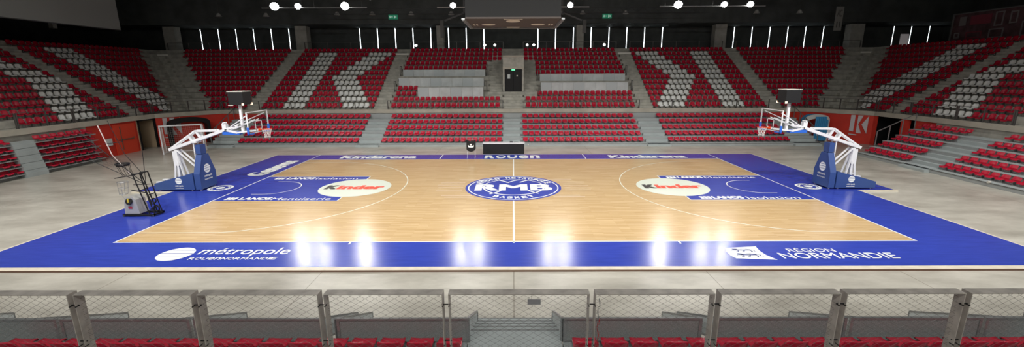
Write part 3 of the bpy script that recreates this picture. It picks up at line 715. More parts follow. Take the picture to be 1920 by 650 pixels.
# top-of-stand glass-less rail at the rear
for x0, x1, nm in ((-38, -24.4, 'left end'), (-22.9, -12.8, 'left K'), (-11.3, -1.1, 'left press'), (1.1, 11.3, 'right press'), (12.8, 22.9, 'right K'), (24.4, 38, 'right end')):
    railing((x0, B0+DR*12+.1), (x1, B0+DR*12+.1), zk(12), f'thin rail behind the last row of the far {nm} block', 'rails behind the last rows', h=.75, pitch=2.4, mid=False)
def slope_rail(pts, label, h=.95, mt=steel):
    e = empty('stair_railing', pts[0], label, 'railing', 'sloping stair rails'); b = MB()
    for i in range(len(pts)-1): b.bar(Vector(pts[i])+Vector((0, 0, h)), Vector(pts[i+1])+Vector((0, 0, h)), .05, .05)
    b.build('handrail', mt, e)
    for p in pts: b = MB(); b.bar(Vector(p), Vector(p)+Vector((0, 0, h)), .05, .05, up=(1, 0, 0)); b.build('post', mt, e)
slope_rail([(24.5+LD*k+.4, 8.96, lz(k)) for k in (1, 2, 3, 4)], 'pale sloping rail at the far end of the right floor-level stand', h=1.05)
for s, sd in ((-1, 'left'), (1, 'right')):
    slope_rail([(s*24.9, 13.3+LD*k+.4, lz(k)) for k in (0, 1, 2, 3, 4)], f'sloping rail beside the {sd} end steps of the far floor-level stand', h=.9)
for x, k0, k1, nm in ((-11.32, 3, 7, 'left of the three press desks'), (-2.55, 3, 7, 'right of the three press desks'), (2.4, 2, 6, 'left of the two press desks'), (11.35, 3, 7, 'right of the two press desks')):
    for k in (k0, k1-1):
        e = empty('stair_post_rail', (x, B0+DR*k+.2, zk(k)), f'{"lower" if k == k0 else "upper"} short dark rail at the aisle {nm}', 'railing', 'short aisle rails')
        b = MB(); b.box(x-.025, x+.025, B0+DR*k+.2, B0+DR*k+.25, zk(k), zk(k)+.95); b.box(x-.025, x+.025, B0+DR*k+.75, B0+DR*k+.8, zk(k), zk(k)+.95); b.each('post', rail_m, e)
        b = MB(); b.box(x-.03, x+.03, B0+DR*k+.2, B0+DR*k+.8, zk(k)+.95, zk(k)+1.0); b.build('handrail', rail_m, e)

# ================================================================ FOREGROUND WIRE RAILING
RY, RZ, RB = -17.62, 3.46, 2.5
SX = .005685
joints = [(136.6, 'a'), (370, 'b'), (602.8, 'c'), (835.4, 'd'), (1109.8, 'e'), (1342.5, 'f'), (1576.6, 'g'), (1807, 'h')]
jx = [-6.01, -4.70, -3.385, -2.045, -.725, .83, 2.15, 3.475, 4.78, 6.09]
names = ['furthest left', 'third left of the middle one', 'second left of the middle one', 'directly left of the middle one', 'in the middle, wider than its neighbours', 'directly right of the middle one', 'second right of the middle one', 'third right of the middle one', 'furthest right']
def rail_panel(x0, x1, nm):
    e = empty('wire_railing_panel', ((x0+x1)/2, RY, RB), 'foreground wire mesh railing panel '+nm, 'railing', 'wire mesh railing panels in the foreground')
    x0 += .03; x1 -= .03; dp = .055
    b = MB(); b.box(x0, x1, RY-dp, RY+dp, RZ-.008, RZ); b.box(x0, x0+.008, RY-dp, RY+dp, RB, RZ-.008); b.box(x1-.008, x1, RY-dp, RY+dp, RB, RZ-.008); b.box(x0+.008, x1-.008, RY-dp, RY+dp, RB, RB+.008)
    b.build('flat_bar_frame', steel_b, e)
    b = MB(); H = RZ-RB-.02; W_ = x1-x0-.02; zb = RB+.01; xb = x0+.01; r = .0013; sx = .0525; sz = .032; k = sz/sx
    n = int((W_+H/k)/(2*sx))+2
    for sgn in (1, -1):
        for i in range(-1, n+1):
            # line z = k*(x - c) going up, clipped
            c = i*2*sx-H/k
            xa, xz = max(0, c), min(W_, c+H/k)
            if xz-xa < .01: continue
            za, zz = k*(xa-c), k*(xz-c)
            if sgn < 0: xa, xz = W_-xa, W_-xz
            b.tube((xb+xa, RY, zb+za), (xb+xz, RY, zb+zz), r, 4)
    b.build('wire_mesh', wire_m, e)
    b = MB()
    for z in (RZ-.14, RB+.35):
        for x in (x0+.004, x1-.004): b.tube((x, RY-.012, z), (x, RY-.056, z), .008, 6)
    b.each('screw_head', black, e)
for i in range(9): rail_panel(jx[i], jx[i+1], names[i])
for i in range(1, 9):
    x = jx[i]; e = empty('rail_connector', (x, RY, 2.85), f'pair of dark bolts joining railing panels, {ORD[i]} joint from the left', 'bolt', 'bolts between railing panels')
    for z in (RZ-.13, RB+.4):
        b = MB(); b.tube((x-.045, RY-.03, z), (x+.045, RY-.03, z), .0065, 8); b.build('bolt', black, e)
e = empty('hanging_tag', (.22, RY+.0, 3.33), 'small grey label plate hung on the middle wire panel', 'sign')
b = MB(); b.box(.145, .285, RY-.012, RY-.004, 3.315, 3.375); b.build('plate', mat('grey_plate', (.2, .2, .21), .5), e)
b = MB(); b.tube((.19, RY-.006, 3.375), (.19, RY-.006, 3.452), .002, 5); b.build('hook', wire_m, e)
e = empty('safety_chain', (.9, RY, 3.4), 'thin plastic chain hanging down a post right of the middle panel', 'chain')
bw, br2 = MB(), MB(); z = 3.38; x = .905; i = 0
while z > 2.6:
    bb = bw if z > 3.15 else br2; ax = (Vector((1, 0, 0)), Vector((0, 0, 1))) if i % 2 else (Vector((0, 1, 0)), Vector((0, 0, 1)))
    bb.torus((x+.01*math.sin(i), RY-.03, z), .009, .0025, ax, n=10, k=5, sy=2.0); z -= .03; i += 1
bw.build('grey_links', steel, e); br2.build('red_links', mat('red_chain', (.3, .02, .02), .5), e)

# ================================================================ BASKETBALL HOOPS
hp = empty('basketball_hoop', (-17.2, 0, 0), 'portable basketball hoop at the left end, white arm on blue padded base', 'basketball hoop', 'portable basketball hoops')
b = MB(); b.prism([(-16.1, .07), (-16.1, .9), (-18.1, .38), (-18.1, .07)], (0, -.62, 0), (1, 0, 0), (0, 0, 1), (0, 1.24, 0)); low = b.build('base_padding', padblue, hp)
b = MB(); b.prism([(-.6, .07), (.6, .07), (.6, .85), (.24, 1.78), (-.24, 1.78), (-.6, .85)], (-16.05, 0, 0), (0, 1, 0), (0, 0, 1), (.3, 0, 0)); tall = b.build('front_padding', padblue, hp)
b = MB(); b.box(-16.05, -15.8, -.2, .2, 1.8, 2.28); b.build('neck_padding', padblue, hp)
b = MB()
for x in (-15.85, -16.3, -17.95):
    for y in (-.5, .5): b.tube((x, y-.03, .045), (x, y+.03, .045), .045, 12)
b.each('wheel', wsteel, hp)
b = MB(); b.box(-18.08, -17.85, -.5, -.35, .38, .46); b.box(-17.75, -17.5, -.5, -.35, .53, .58); b.each('cap', wsteel, hp)
def marks(o, u, v, n, s, par):
    o = Vector(o); u = Vector(u); v = Vector(v); n = Vector(n)*.006
    b = MB(); b.prism([(math.cos(2*PI*i/28)*.17*s, math.sin(2*PI*i/28)*.17*s) for i in range(28)], o, u, v, n); ob = b.build('emblem', white_paint, hp); ob.parent = par
    b = MB()
    for y, k in ((.09, .13), (.01, .17), (-.08, .145)): b.prism([(-k*s, (y-.008)*s), (k*s, (y+.012)*s), (k*s, (y+.028)*s), (-k*s, (y+.006)*s)], o, u, v, n*1.5)
    ob = b.build('emblem_stripes', padblue, hp); ob.parent = par
    L = Vector((-17.2, 0, 0))
    text_obj('lettering', 'métropole', white_paint, o+n*1.5-u*.21*s-v*.33*s, u*.42*s, v*.11*s, par, .02, L)
    text_obj('lettering', 'RouenNORMANDIE', white_paint, o+n*1.5-u*.21*s-v*.42*s, u*.42*s, v*.05*s, par, .02, L)
marks((-16.85, -.62, .52), (1, 0, 0), (0, 0, 1), (0, -1, 0), .95, low); marks((-16.85, .62, .52), (-1, 0, 0), (0, 0, 1), (0, 1, 0), .95, low)
marks((-15.75, 0, 1.05), (0, 1, 0), (0, 0, 1), (1, 0, 0), 1.35, tall)
b = MB()
for y in (-.14, .14): b.bar((-16.14, y, .5), (-16.14, y, 2.45), .05, .05, up=(1, 0, 0))
for y in (-.14, .14): b.bar((-17.05, y, 2.0), (-16.16, y, 1.1), .06, .06)
b.build('front_struts', wsteel, hp)
b = MB()
for x in (-17.35, -17.1, -16.8):
    for y in (-.17, .17): b.bar((x, y, .42), (-17.15, y*.5, 2.02), .07, .07)
b.bar((-17.22, 0, .42), (-17.2, 0, 1.95), .15, .12); b.box(-17.3, -17.05, -.15, .15, 1.2, 1.95); b.build('rear_lift', wsteel, hp)
b = MB()
for y in (-.1, .1):
    b.bar((-17.45, y, 2.02), (-14.6, y, 2.98), .1, .14); b.bar((-17.4, y, 2.06), (-16.0, y, 2.97), .07, .08); b.bar((-16.0, y, 2.97), (-14.9, y, 2.99), .07, .09)
    b.bar((-16.35, y, 2.72), (-16.2, y, 2.45), .07, .09); b.bar((-15.95, y, 2.94), (-15.75, y, 2.6), .07, .09)
for x, z in ((-17.4, 2.04), (-16, 2.97), (-14.9, 2.95), (-15.8, 2.58)): b.tube((x, -.13, z), (x, .13, z), .04, 8)
b.box(-16.25, -15.95, -.2, .2, 2.38, 2.48); b.build('boom', wsteel, hp)
b = MB()
for y in (-.12, .12):
    b.bar((-14.65, y, 2.96), (-13.95, y, 3.2), .08, .1); b.bar((-14.45, y, 3.02), (-13.85, y, 2.88), .08, .09); b.bar((-13.9, y, 2.88), (-12.85, y*1.4, 3.0), .06, .07)
    b.bar((-14.2, y, 3.15), (-12.86, y*6, 3.82), .035, .035); b.bar((-14.1, y, 3.05), (-12.86, y*1.4, 3.55), .035, .035)
b.box(-14.6, -14.4, -.1, .1, 3.0, 3.32); b.tube((-14.5, -.14, 3.36), (-14.5, .14, 3.36), .04, 8); b.build('board_bracket', wsteel, hp)
b = MB(); b.box(-14.6, -13.75, -.14, .14, 2.78, 2.93); b.build('arm_padding', lightblue, hp)
b = MB(); b.bar((-13.62, 0, 2.92), (-13.6, 0, 4.3), .11, .11, up=(1, 0, 0)); b.build('clock_pole', wsteel, hp)
b = MB(); b.box(-13.92, -13.2, -.35, .35, 4.28, 4.9); ck = b.build('shot_clock', black, hp)
b = MB(); b.box(-13.94, -13.18, -.37, .37, 4.9, 4.93); b.box(-13.96, -13.72, -.36, -.32, 4.24, 4.28); b.each('clock_trim', pale, hp)
b = MB(); b.box(-13.27, -13.19, -.39, -.33, 4.25, 4.35); b.box(-13.27, -13.19, .33, .39, 4.25, 4.35); b.each('clock_lamp', emit('warm_lamp', (1, .72, .5), 1.2), hp)
bd = empty('backboard', (-12.8, 0, 3.4), 'x', 'x'); del bd['label']; del bd['category']; bd.parent = hp; bd.location = Vector((-12.8, 0, 3.4))-Vector((-17.2, 0, 0))
def bpart(b, nm, mt, smooth=False):
    L = Vector((-12.8, 0, 3.4)); b.v = [tuple(Vector(q)-L) for q in b.v]; o = bpy.data.objects.new(nm, b.mesh(nm, mt, smooth)); COL.objects.link(o); o.parent = bd; return o
b = MB(); b.box(-12.82, -12.8, -.88, .88, 2.93, 3.93); bpart(b, 'glass_pane', glass)
b = MB()
for y in (-.9, .87): b.box(-12.84, -12.79, y, y+.035, 2.9, 3.95)
b.box(-12.84, -12.79, -.9, .9, 3.915, 3.95); b.box(-12.84, -12.79, -.9, .9, 2.9, 2.935)
for y in (-.295, .245): b.box(-12.8, -12.792, y, y+.05, 3.05, 3.5)
b.box(-12.8, -12.792, -.295, .295, 3.45, 3.5); b.box(-12.8, -12.792, -.295, .295, 3.05, 3.09); bpart(b, 'white_frame', wsteel)
for s in (-1, 1):
    b = MB(); y0, y1 = sorted((s*.93, s*.86)); b.box(-12.86, -12.77, y0, y1, 2.86, 3.22)
    y0, y1 = sorted((s*.93, s*.45)); b.box(-12.86, -12.77, y0, y1, 2.86, 2.93)
    bpart(b, 'corner_padding', lightblue)
b = MB(); b.torus((-12.42, 0, 3.05), .2286, .012, 'z', 32, 8); b.box(-12.79, -12.64, -.08, .08, 3.03, 3.06); b.box(-12.8, -12.78, -.09, .09, 2.96, 3.1)
b.bar((-12.79, -.06, 2.97), (-12.62, -.06, 3.04), .015, .02); b.bar((-12.79, .06, 2.97), (-12.62, .06, 3.04), .015, .02); rim = b.build('rim', orange, hp)
b = MB(); n = 12; rr = [.22, .19, .15, .13, .135]; zz = [3.04, 2.94, 2.84, 2.73, 2.62]
for l in range(4):
    for i in range(n):
        for sg in (1, -1):
            a0 = 2*PI*(i+.5*(l % 2))/n; a1 = 2*PI*(i+.5*(l % 2)+.5*sg)/n
            b.tube((-12.42+rr[l]*math.cos(a0), rr[l]*math.sin(a0), zz[l]), (-12.42+rr[l+1]*math.cos(a1), rr[l+1]*math.sin(a1), zz[l+1]), .006, 4)
b.build('net', netm, hp)
bpy.context.view_layer.update()
copy_tree(hp, (17.25, 0, 0), PI, 'portable basketball hoop at the right end, white arm on blue padded base')

# ================================================================ SHOOTING MACHINE (left)
sm = empty('ball_shooting_machine', (-15.6, -4.3, 0), 'silver ball shooting machine with black tubular net frame on the blue border at left', 'training machine')
b = MB(); o = (-16.25, -4.75, 0)
prof = [(0, .12), (.72, .12), (.7, .3), (.62, .72), (.48, .84), (.2, .84), (.08, .7), (.02, .35)]
b.prism(prof, o, (1, 0, 0), (0, 0, 1), (0, .6, 0)); body = b.build('body', silver, sm)
b = MB(); b.tube((-15.92, -4.76, .66), (-15.92, -4.8, .68), .16, 20); b.build('launcher_port', black, sm)
b = MB(); b.box(-15.96, -15.9, -4.83, -4.79, .58, .78); b.build('yellow_arm', mat('yellow', (.6, .45, .05), .5), sm)
b = MB(); b.box(-16.02, -15.84, -4.77, -4.75, .34, .44); b.build('red_badge', mat('badge_red', (.35, .03, .05), .5), sm)
b = MB(); b.box(-16.35, -14.8, -4.8, -4.72, .04, .1); b.box(-16.35, -14.8, -4.2, -4.12, .04, .1); b.box(-16.35, -16.27, -4.8, -4.12, .04, .1); b.box(-14.88, -14.8, -4.8, -4.12, .04, .1); b.build('base_frame', black, sm)
for x, y in ((-16.3, -4.78), (-14.85, -4.78), (-16.3, -4.16), (-14.85, -4.16)):
    b = MB(); b.tube((x, y-.03, .045), (x, y+.03, .045), .045, 12); b.build('wheel', dark2, sm)
b = MB()
for y in (-4.7, -4.2):
    b.tube((-15.1, y, .1), (-15.55, y, 1.75), .028); b.tube((-14.85, y, .1), (-14.98, y, .6), .025); b.tube((-14.98, y, .6), (-15.2, y, 1.82), .028); b.tube((-15.2, y, 1.82), (-15.6, y, 1.78), .022)
for x, z in ((-15.55, 1.75), (-15.2, 1.82), (-15.05, .9), (-15.35, 1.1), (-15.0, .3)): b.tube((x, -4.7, z), (x, -4.2, z), .022)
b.tube((-15.75, -4.7, 1.12), (-15.0, -4.7, 1.0), .022); b.tube((-15.6, -4.7, 1.35), (-14.8, -4.7, 1.38), .015); b.tube((-15.1, -4.7, 1.2), (-14.9, -4.7, .5), .04)
b.tube((-15.55, -4.7, 1.75), (-16.45, -4.7, 1.62), .018); b.build('tower_frame', black, sm)
b = MB(); b.torus((-14.9, -4.45, .28), .13, .035, 'y', 20, 6); b.torus((-14.95, -4.45, .62), .09, .03, 'y', 20, 6); b.torus((-14.8, -4.45, .12), .08, .03, 'y', 20, 6); b.build('pulleys', black, sm)
b = MB(); b.torus((-16.15, -4.45, 2.18), .28, .03, 'z', 24, 6); b.torus((-16.15, -4.45, 2.12), .24, .022, 'z', 24, 6)
for a in range(6): t = a*PI/3; b.tube((-16.15+.28*math.cos(t), -4.45+.28*math.sin(t), 2.18), (-16.0+.2*math.cos(t), -4.45+.2*math.sin(t), 1.7), .01, 5)
b.build('ball_hopper', black, sm)
b = MB(); b.torus((-16.25, -4.6, .95), .17, .012, 'z', 20, 5)
for a in range(4): t = a*PI/2+.4; b.tube((-16.25+.17*math.cos(t), -4.6+.17*math.sin(t), .95), (-16.2+.22*math.cos(t), -4.6+.22*math.sin(t), 1.45), .008, 5)
b.torus((-16.2, -4.6, 1.45), .22, .01, 'z', 20, 5); b.torus((-16.22, -4.6, 1.2), .2, .008, 'z', 20, 5); b.tube((-16.25, -4.75, .95), (-16.05, -4.75, .7), .012); b.build('side_basket', steel, sm)
tips = [(-17.6, -4.7, 3.45, .016, wire_m), (-17.5, -4.6, 2.35, .014, wire_m), (-15.25, -4.2, 2.85, .014, wire_m), (-16.55, -4.3, 2.9, .014, wire_m), (-14.9, -4.3, 3.0, .01, wire_m)]
for x, y, z, r, mt in tips[:3]:
    b = MB(); b.tube((-15.2, -4.45, 1.3), (x, y, z), r, 6); b.build('net_pole', black, sm)
b = MB(); b.tube((-15.8, -4.5, 1.75), (-16.5, -4.5, 2.55), .016, 6); b.tube((-16.5, -4.5, 2.55), (-16.9, -4.5, 3.75), .022, 6); b.build('pale_net_pole', mat('pale_pole', (.5, .42, .4), .4), sm)
b = MB(); b.tube((-15.2, -4.5, 1.75), (-15.9, -4.5, 2.6), .013, 6); b.tube((-15.9, -4.5, 2.6), (-16.4, -4.5, 3.95), .013, 6)
b.tube((-16.8, -4.5, 3.0), (-15.9, -4.5, 3.1), .013, 6); b.tube((-15.9, -4.5, 3.1), (-15.85, -4.5, 3.2), .013, 6); b.build('net_pole', black, sm)
b = MB()   # slack folded net
for i in range(9):
    t = i/8; b.tube(Vector((-15.9, -4.5, 2.2)).lerp(Vector((-17.5, -4.65, 3.2)), t), Vector((-15.6, -4.5, 1.7)).lerp(Vector((-17.4, -4.6, 2.4)), t), .003, 3)
for i in range(7):
    t = i/6; b.tube(Vector((-15.9, -4.5, 2.2)).lerp(Vector((-15.6, -4.5, 1.7)), t), Vector((-17.5, -4.65, 3.2)).lerp(Vector((-17.4, -4.6, 2.4)), t), .003, 3)
b.build('folded_net', black, sm)
sm.scale = (.85, .8, 1.0); sm.location.x += .05

# ================================================================ HANDBALL GOAL (left corner)
g0 = Vector((-26.05, 10.06, FZ)); u = Vector((.89, .46, 0)).normalized(); nb = Vector((-u.y, u.x, 0))
hg = empty('handball_goal', g0+u*1.28, 'white framed handball goal standing in front of the left red corner wall', 'goal')
b = MB(); Wg, Hg = 2.56, 2.1
for t in (0, Wg): b.bar(g0+u*t, g0+u*t+Vector((0, 0, Hg)), .08, .08, up=nb)
b.bar(g0+Vector((0, 0, Hg))-u*.04, g0+u*(Wg+.04)+Vector((0, 0, Hg)), .08, .08); b.build('goal_frame', wsteel, hg)
b = MB()
for t in (0, Wg):
    p = g0+u*t; b.tube(p+Vector((0, 0, Hg)), p+nb*.7+Vector((0, 0, Hg-.1)), .02); b.tube(p+nb*.7+Vector((0, 0, Hg-.1)), p+nb*1.0, .02); b.tube(p+nb*1.0+Vector((0, 0, .02)), p+Vector((0, 0, .02)), .02)
b.tube(g0+nb*1.0+Vector((0, 0, .02)), g0+u*Wg+nb*1.0+Vector((0, 0, .02)), .02); b.build('rear_stay', wsteel, hg)
b = MB()
for t in (0.02, Wg-.02):
    for i in range(15):
        z = Hg*i/14; d = .72+.28*(1-z/Hg); b.tube(g0+u*t+Vector((0, 0, z)), g0+u*t+nb*d+Vector((0, 0, z)), .006, 3)
    for i in range(9):
        f = i/8; b.tube(g0+u*t+nb*f+Vector((0, 0, .02)), g0+u*t+nb*f*.72+Vector((0, 0, Hg-.05)), .006, 3)
for i in range(22):
    t = Wg*i/21; b.tube(g0+u*t+nb*1.0+Vector((0, 0, .02)), g0+u*t+nb*.72+Vector((0, 0, Hg-.1)), .003, 3)
for i in range(15):
    f = i/14; z = Hg*f; d = 1-.28*f; b.tube(g0+nb*d+Vector((0, 0, z)), g0+u*Wg+nb*d+Vector((0, 0, z)), .003, 3)
for i in range(8):
    f = i/7*.72; b.tube(g0+nb*f+Vector((0, 0, Hg-.02)), g0+u*Wg+nb*f+Vector((0, 0, Hg-.02)), .004, 3)
b.build('goal_net', netm, hg)

# ================================================================ PLAYER TUNNELS
def tunnel(c, u, n, w_, h, depth, mats, label, rings, edge_m, name='player_tunnel', txt=False):
    c = Vector(c); u = Vector(u).normalized(); n = Vector(n).normalized(); e = empty(name, c, label, 'tunnel')
    def arch(k, seg=20):
        r = .55*k; P = [(-w_/2*k, 0), (-w_/2*k, h*k-r)]
        for i in range(1, seg): 
            a = PI-PI*i/seg
            x = math.cos(a)*(w_/2*k); z = (h*k-r)+math.sin(a)**.7*r; P.append((x, z))
        return P+[(w_/2*k, h*k-r), (w_/2*k, 0)]
    out, inn = arch(1), arch(.84)
    for i in range(rings):
        d0 = depth*i/rings; b = MB(); k = 1 if i % 2 == 0 else .97
        poly = [(x*k, z*k) for x, z in out]+[(x, z) for x, z in reversed(inn)]
        for j in range(len(out)-1):
            q = [out[j], out[j+1], inn[j+1], inn[j]]; q = [(x*(k if a < 2 else 1), z*(k if a < 2 else 1)) for a, (x, z) in enumerate(q)]
            b.prism(q, c+n*d0, u, (0, 0, 1), n*(depth/rings*.92))
        b.build('arch_rib', edge_m if i == 0 else mats[i % len(mats)], e)
    return e
tunnel((-27.2, 14.75, FZ), (2.9, 4.05, 0), (-.813, .582, 0), 3.0, 2.3, .7, [black], 'black arched player tunnel folded against the red wall behind the goal', 4, black)
te = tunnel((25.95, 15.5, FZ), (1, -.1, 0), (.1, 1, 0), 1.95, 2.3, .8, [mat('sky_blue_fabric', (.03, .25, .5), .6), mat('pale_fabric', (.45, .5, .52), .6)], 'blue and white concertina player tunnel beside the right red wall', 6, mat('white_fabric', (.6, .62, .6), .6))
# blue printed curtain at the mouth of the right tunnel
b = MB(); n_ = 14
for i in range(n_):
    x0 = 25.7+1.1*i/n_; x1 = 25.7+1.1*(i+1)/n_; y0 = 15.36-.08*(i % 2); y1 = 15.36-.08*((i+1) % 2); zt = 2.05 if i < n_-3 else 2.05-.12*(i-n_+4)
    b.quad((x0, y0, .02), (x1, y1, .02), (x1, y1, zt), (x0, y0, zt)); b.quad((x0, y0+.03, .02), (x0, y0+.03, zt), (x1, y1+.03, zt), (x1, y1+.03, .02))
b.build('printed_curtain', MATS['sky_blue_fabric'], te)
text_obj('lettering', 'MU', mat('pale_print', (.55, .68, .72), .6), (25.85, 15.25, .45), (.75, 0, 0), (0, 0, .3), te, .02)

# ================================================================ OFFICIALS' TABLE, BALL STAND
ot = empty('officials_table', (-.73, 10.1, FZ), 'long low table with black front board and white top on the far sideline', 'table')
b = MB(); b.box(-2.24, .79, 9.82, 9.88, FZ, .7); b.build('front_board', black, ot)
b = MB(); b.box(-2.27, .82, 9.8, 10.5, .7, .75); b.build('table_top', wsteel, ot)
for x in (-2.15, .7): b = MB(); b.box(x-.03, x+.03, 10.35, 10.42, FZ, .7); b.build('leg', dark2, ot)
b = MB(); b.box(-.28, -.05, 10.1, 10.3, .75, .83); tag(b.build('small_console', dark2, loc=(-.16, 10.2, .75)), 'small dark console standing on the white table top', 'console')
b = MB(); b.box(.05, .35, 10.05, 10.3, .75, .78); tag(b.build('control_pad', steel, loc=(.2, 10.2, .75)), 'flat grey pad lying on the white table top', 'control pad')
bs = empty('ball_stand', (-2.95, 8.0, 0), 'black ball stand with white emblem on two thin pale legs', 'stand')
b = MB(); pr_ = [(-.31, .62), (-.31, 1.25), (-.27, 1.22), (-.15, 1.17), (0, 1.15), (.15, 1.17), (.27, 1.22), (.31, 1.25), (.31, .62), (.24, .53), (.12, .47), (0, .45), (-.12, .47), (-.24, .53)]
b.prism(pr_, (-2.95, 7.95, 0), (1, 0, 0), (0, 0, 1), (0, .3, 0)); b.build('holder', black, bs)
b = MB(); b.prism([(-.2, .92), (-.2, .78), (-.1, .74), (.1, .74), (.2, .78), (.2, .92), (.1, .86), (-.1, .86)], (-2.95, 7.94, 0), (1, 0, 0), (0, 0, 1), (0, .008, 0)); b.prism([(math.cos(i*PI/6)*.07, .94+math.sin(i*PI/6)*.055) for i in range(12)], (-2.95, 7.94, 0), (1, 0, 0), (0, 0, 1), (0, .008, 0)); b.build('emblem', white_paint, bs)
b = MB(); b.torus((-2.95, 8.1, 1.28), .29, .015, 'z', 24, 6, sy=.5); b.build('top_hoop', mat('dull_red', (.3, .08, .08), .5), bs)
for x in (-3.22, -2.68): b = MB(); b.tube((x, 8.1, .001), (x, 8.1, .6), .012, 8); b.tube((x, 7.85, .012), (x, 8.35, .012), .012, 6); b.build('leg', wsteel, bs)
fl = MB(); fl.tube((1.2, 13.2, .1), (1.2, 13.12, .1), .05, 12); tag(fl.build('wheel_stop', pale, loc=(1.2, 13.2, .1)), 'small white round stop on the base of the far stand', 'fitting')
fl = MB(); fl.tube((24.48, -.05, .2), (24.35, -.05, .2), .06, 12); tag(fl.build('wheel_stop', pale, loc=(24.4, -.05, .2)), 'small white knob on the base of the right stand', 'fitting')

# ================================================================ SCOREBOARD
sb = empty('scoreboard', (0, 0, 8.05), 'large dark grey hanging scoreboard cube above the centre of the court', 'scoreboard')
b = MB(); b.box(-2.08, 2.08, -1.9, 1.95, 8.12, 11.6); b.build('display_housing', cube_m, sb)
b = MB(); b.box(-2.08, 2.08, -1.9, 1.95, 8.05, 8.12); b.build('underside', brown_m, sb)
b = MB()
for s in (-1, 1):
    for a, c in ((s*2.1, s*2.24),):
        x0, x1 = sorted((a, c)); b.box(x0, x1, -1.95, 2.1, 8.0, 8.07)
        for i in range(14): b.box(x0+.02, x1-.02, -1.9+.28*i, -1.8+.28*i, 7.97, 8.0)
b.box(-2.24, 2.24, 2.0, 2.1, 8.0, 8.07); b.build('bottom_frame', steel, sb)
b = MB()
def dsc(cx, cy, rx, ry): b.prism([(math.cos(i*PI/12)*rx, math.sin(i*PI/12)*ry) for i in range(24)], (cx, cy, 8.035), (1, 0, 0), (0, 1, 0), (0, 0, .015))
dsc(0, -1.0, .32, .45); b.box(-.42, .42, -1.75, -1.5, 8.035, 8.05); dsc(-1.2, .45, .33, .33); dsc(1.2, .45, .33, .33); b.box(-.33, .33, 1.5, 1.85, 8.035, 8.05)
for s in (-1, 1):
    for q in (1.72, 1.86): b.box(min(s*q, s*(q+.07)), max(s*q, s*(q+.07)), .2, .8, 8.035, 8.05)
b.each('pale_mark', mat('pale_mark', (.5, .46, .38), .6), sb)  # pale discs and bars laid on the underside
b = MB()
for x in (-1.8, 1.8):
    for y in (-1.6, 1.6): b.tube((x, y, 11.6), (x, y, ZC), .02, 6)
b.build('hanging_cables', dark2, sb)

# big grey screen, upper left
gs = empty('projection_screen', (-33, 8, 9.6), 'huge plain grey screen hanging high over the left stand', 'screen')
b = MB(); b.box(-33.08, -33, -8, 16.5, 9.42, 13.9); b.build('screen_sheet', screen_m, gs)
b = MB(); b.box(-33.12, -33, -8, 16.55, 9.36, 9.42); b.build('bottom_bar', dark2, gs)
b = MB()
for y in (-6, 4, 14): b.tube((-33.04, y, 13.9), (-33.04, y, ZC), .02, 6)
b.build('hanging_cables', dark2, gs)

# ================================================================ LIGHTING RIGS
def pipe(p, q, label, r=.05, truss=False):
    e = empty('lighting_truss' if truss else 'lighting_bar', (Vector(p)+Vector(q))/2, label, 'truss' if truss else 'lighting bar')
    p = Vector(p); q = Vector(q); b = MB(); b.tube(p, q, r, 8)
    if truss:
        up = Vector((0, 0, .5)); b.tube(p+up, q+up, r, 8); n = int((q-p).length/.6)
        for i in range(n): a = p+(q-p)*i/n; c = p+(q-p)*(i+1)/n; b.tube(a if i % 2 else a+up, c+up if i % 2 else c, r*.5, 5)
    b.build('chord', steel if not truss else dark2, e)
    b = MB()
    for t in (.05, .5, .95): a = p+(q-p)*t; b.tube(a, (a.x, a.y, ZC), .012, 5)
    b.build('hanger', dark2, e)
pipe((-21.5, 17.6, 11.25), (-12.5, 17.6, 11.25), 'pale lighting bar under the far left floodlights')
pipe((-6.5, 17.6, 11.25), (-2.6, 17.6, 11.25), 'pale lighting bar left of the scoreboard'); pipe((2.6, 17.6, 11.25), (6.5, 17.6, 11.25), 'pale lighting bar right of the scoreboard')
pipe((12.5, 17.6, 11.25), (21.5, 17.6, 11.25), 'pale lighting bar under the far right floodlights')
pipe((-20, 25.5, 11.75), (-2.5, 25.5, 11.75), 'dark truss over the far left upper seats', .03, True); pipe((2.5, 25.5, 11.75), (20, 25.5, 11.75), 'dark truss over the far right upper seats', .03, True)
pipe((30, 18, 11.9), (38, 15, 11.9), 'thin truss over the right upper corner seats', .03, True)
FL = {}
def floodlight(x, y, z, tgt, watt, label, group, big=1.0, cone=128):
    d = (Vector(tgt)-Vector((x, y, z))).normalized(); e = empty('floodlight', (x, y, z), label, 'floodlight', group)
    side = d.cross(Vector((0, 0, 1))).normalized(); up = side.cross(d)
    c = Vector((x, y, z)); s = .3*big
    b = MB(); i0 = []
    b.tube(c-d*.3, c-d*.02, s*.5, 20, r2=s); b.build('housing', dark2, e)
    b = MB(); b.quad(*[c-d*.01+side*math.cos(q*PI/10)*s*.94+up*math.sin(q*PI/10)*s*.94 for q in range(20)]); b.build('lens', lamp_e, e)
    b = MB(); b.bar(c+side*(s+.03), c+side*(s+.03)+Vector((0, 0, .5)), .03, .03, up=(1, 0, 0)); b.bar(c-side*(s+.03), c-side*(s+.03)+Vector((0, 0, .5)), .03, .03, up=(1, 0, 0)); b.bar(c+side*(s+.04)+Vector((0, 0, .5)), c-side*(s+.04)+Vector((0, 0, .5)), .03, .03)
    b.build('yoke', dark2, e)
    L = bpy.data.lights.new('beam', 'SPOT'); L.energy = watt; L.spot_size = math.radians(cone); L.spot_blend = .9; L.shadow_soft_size = .25; L.color = (1, .985, .95)
    lo = bpy.data.objects.new('beam', L); COL.objects.link(lo); lo.parent = e; lo.location = d*.25; lo.rotation_euler = d.to_track_quat('-Z', 'Y').to_euler()
    return e
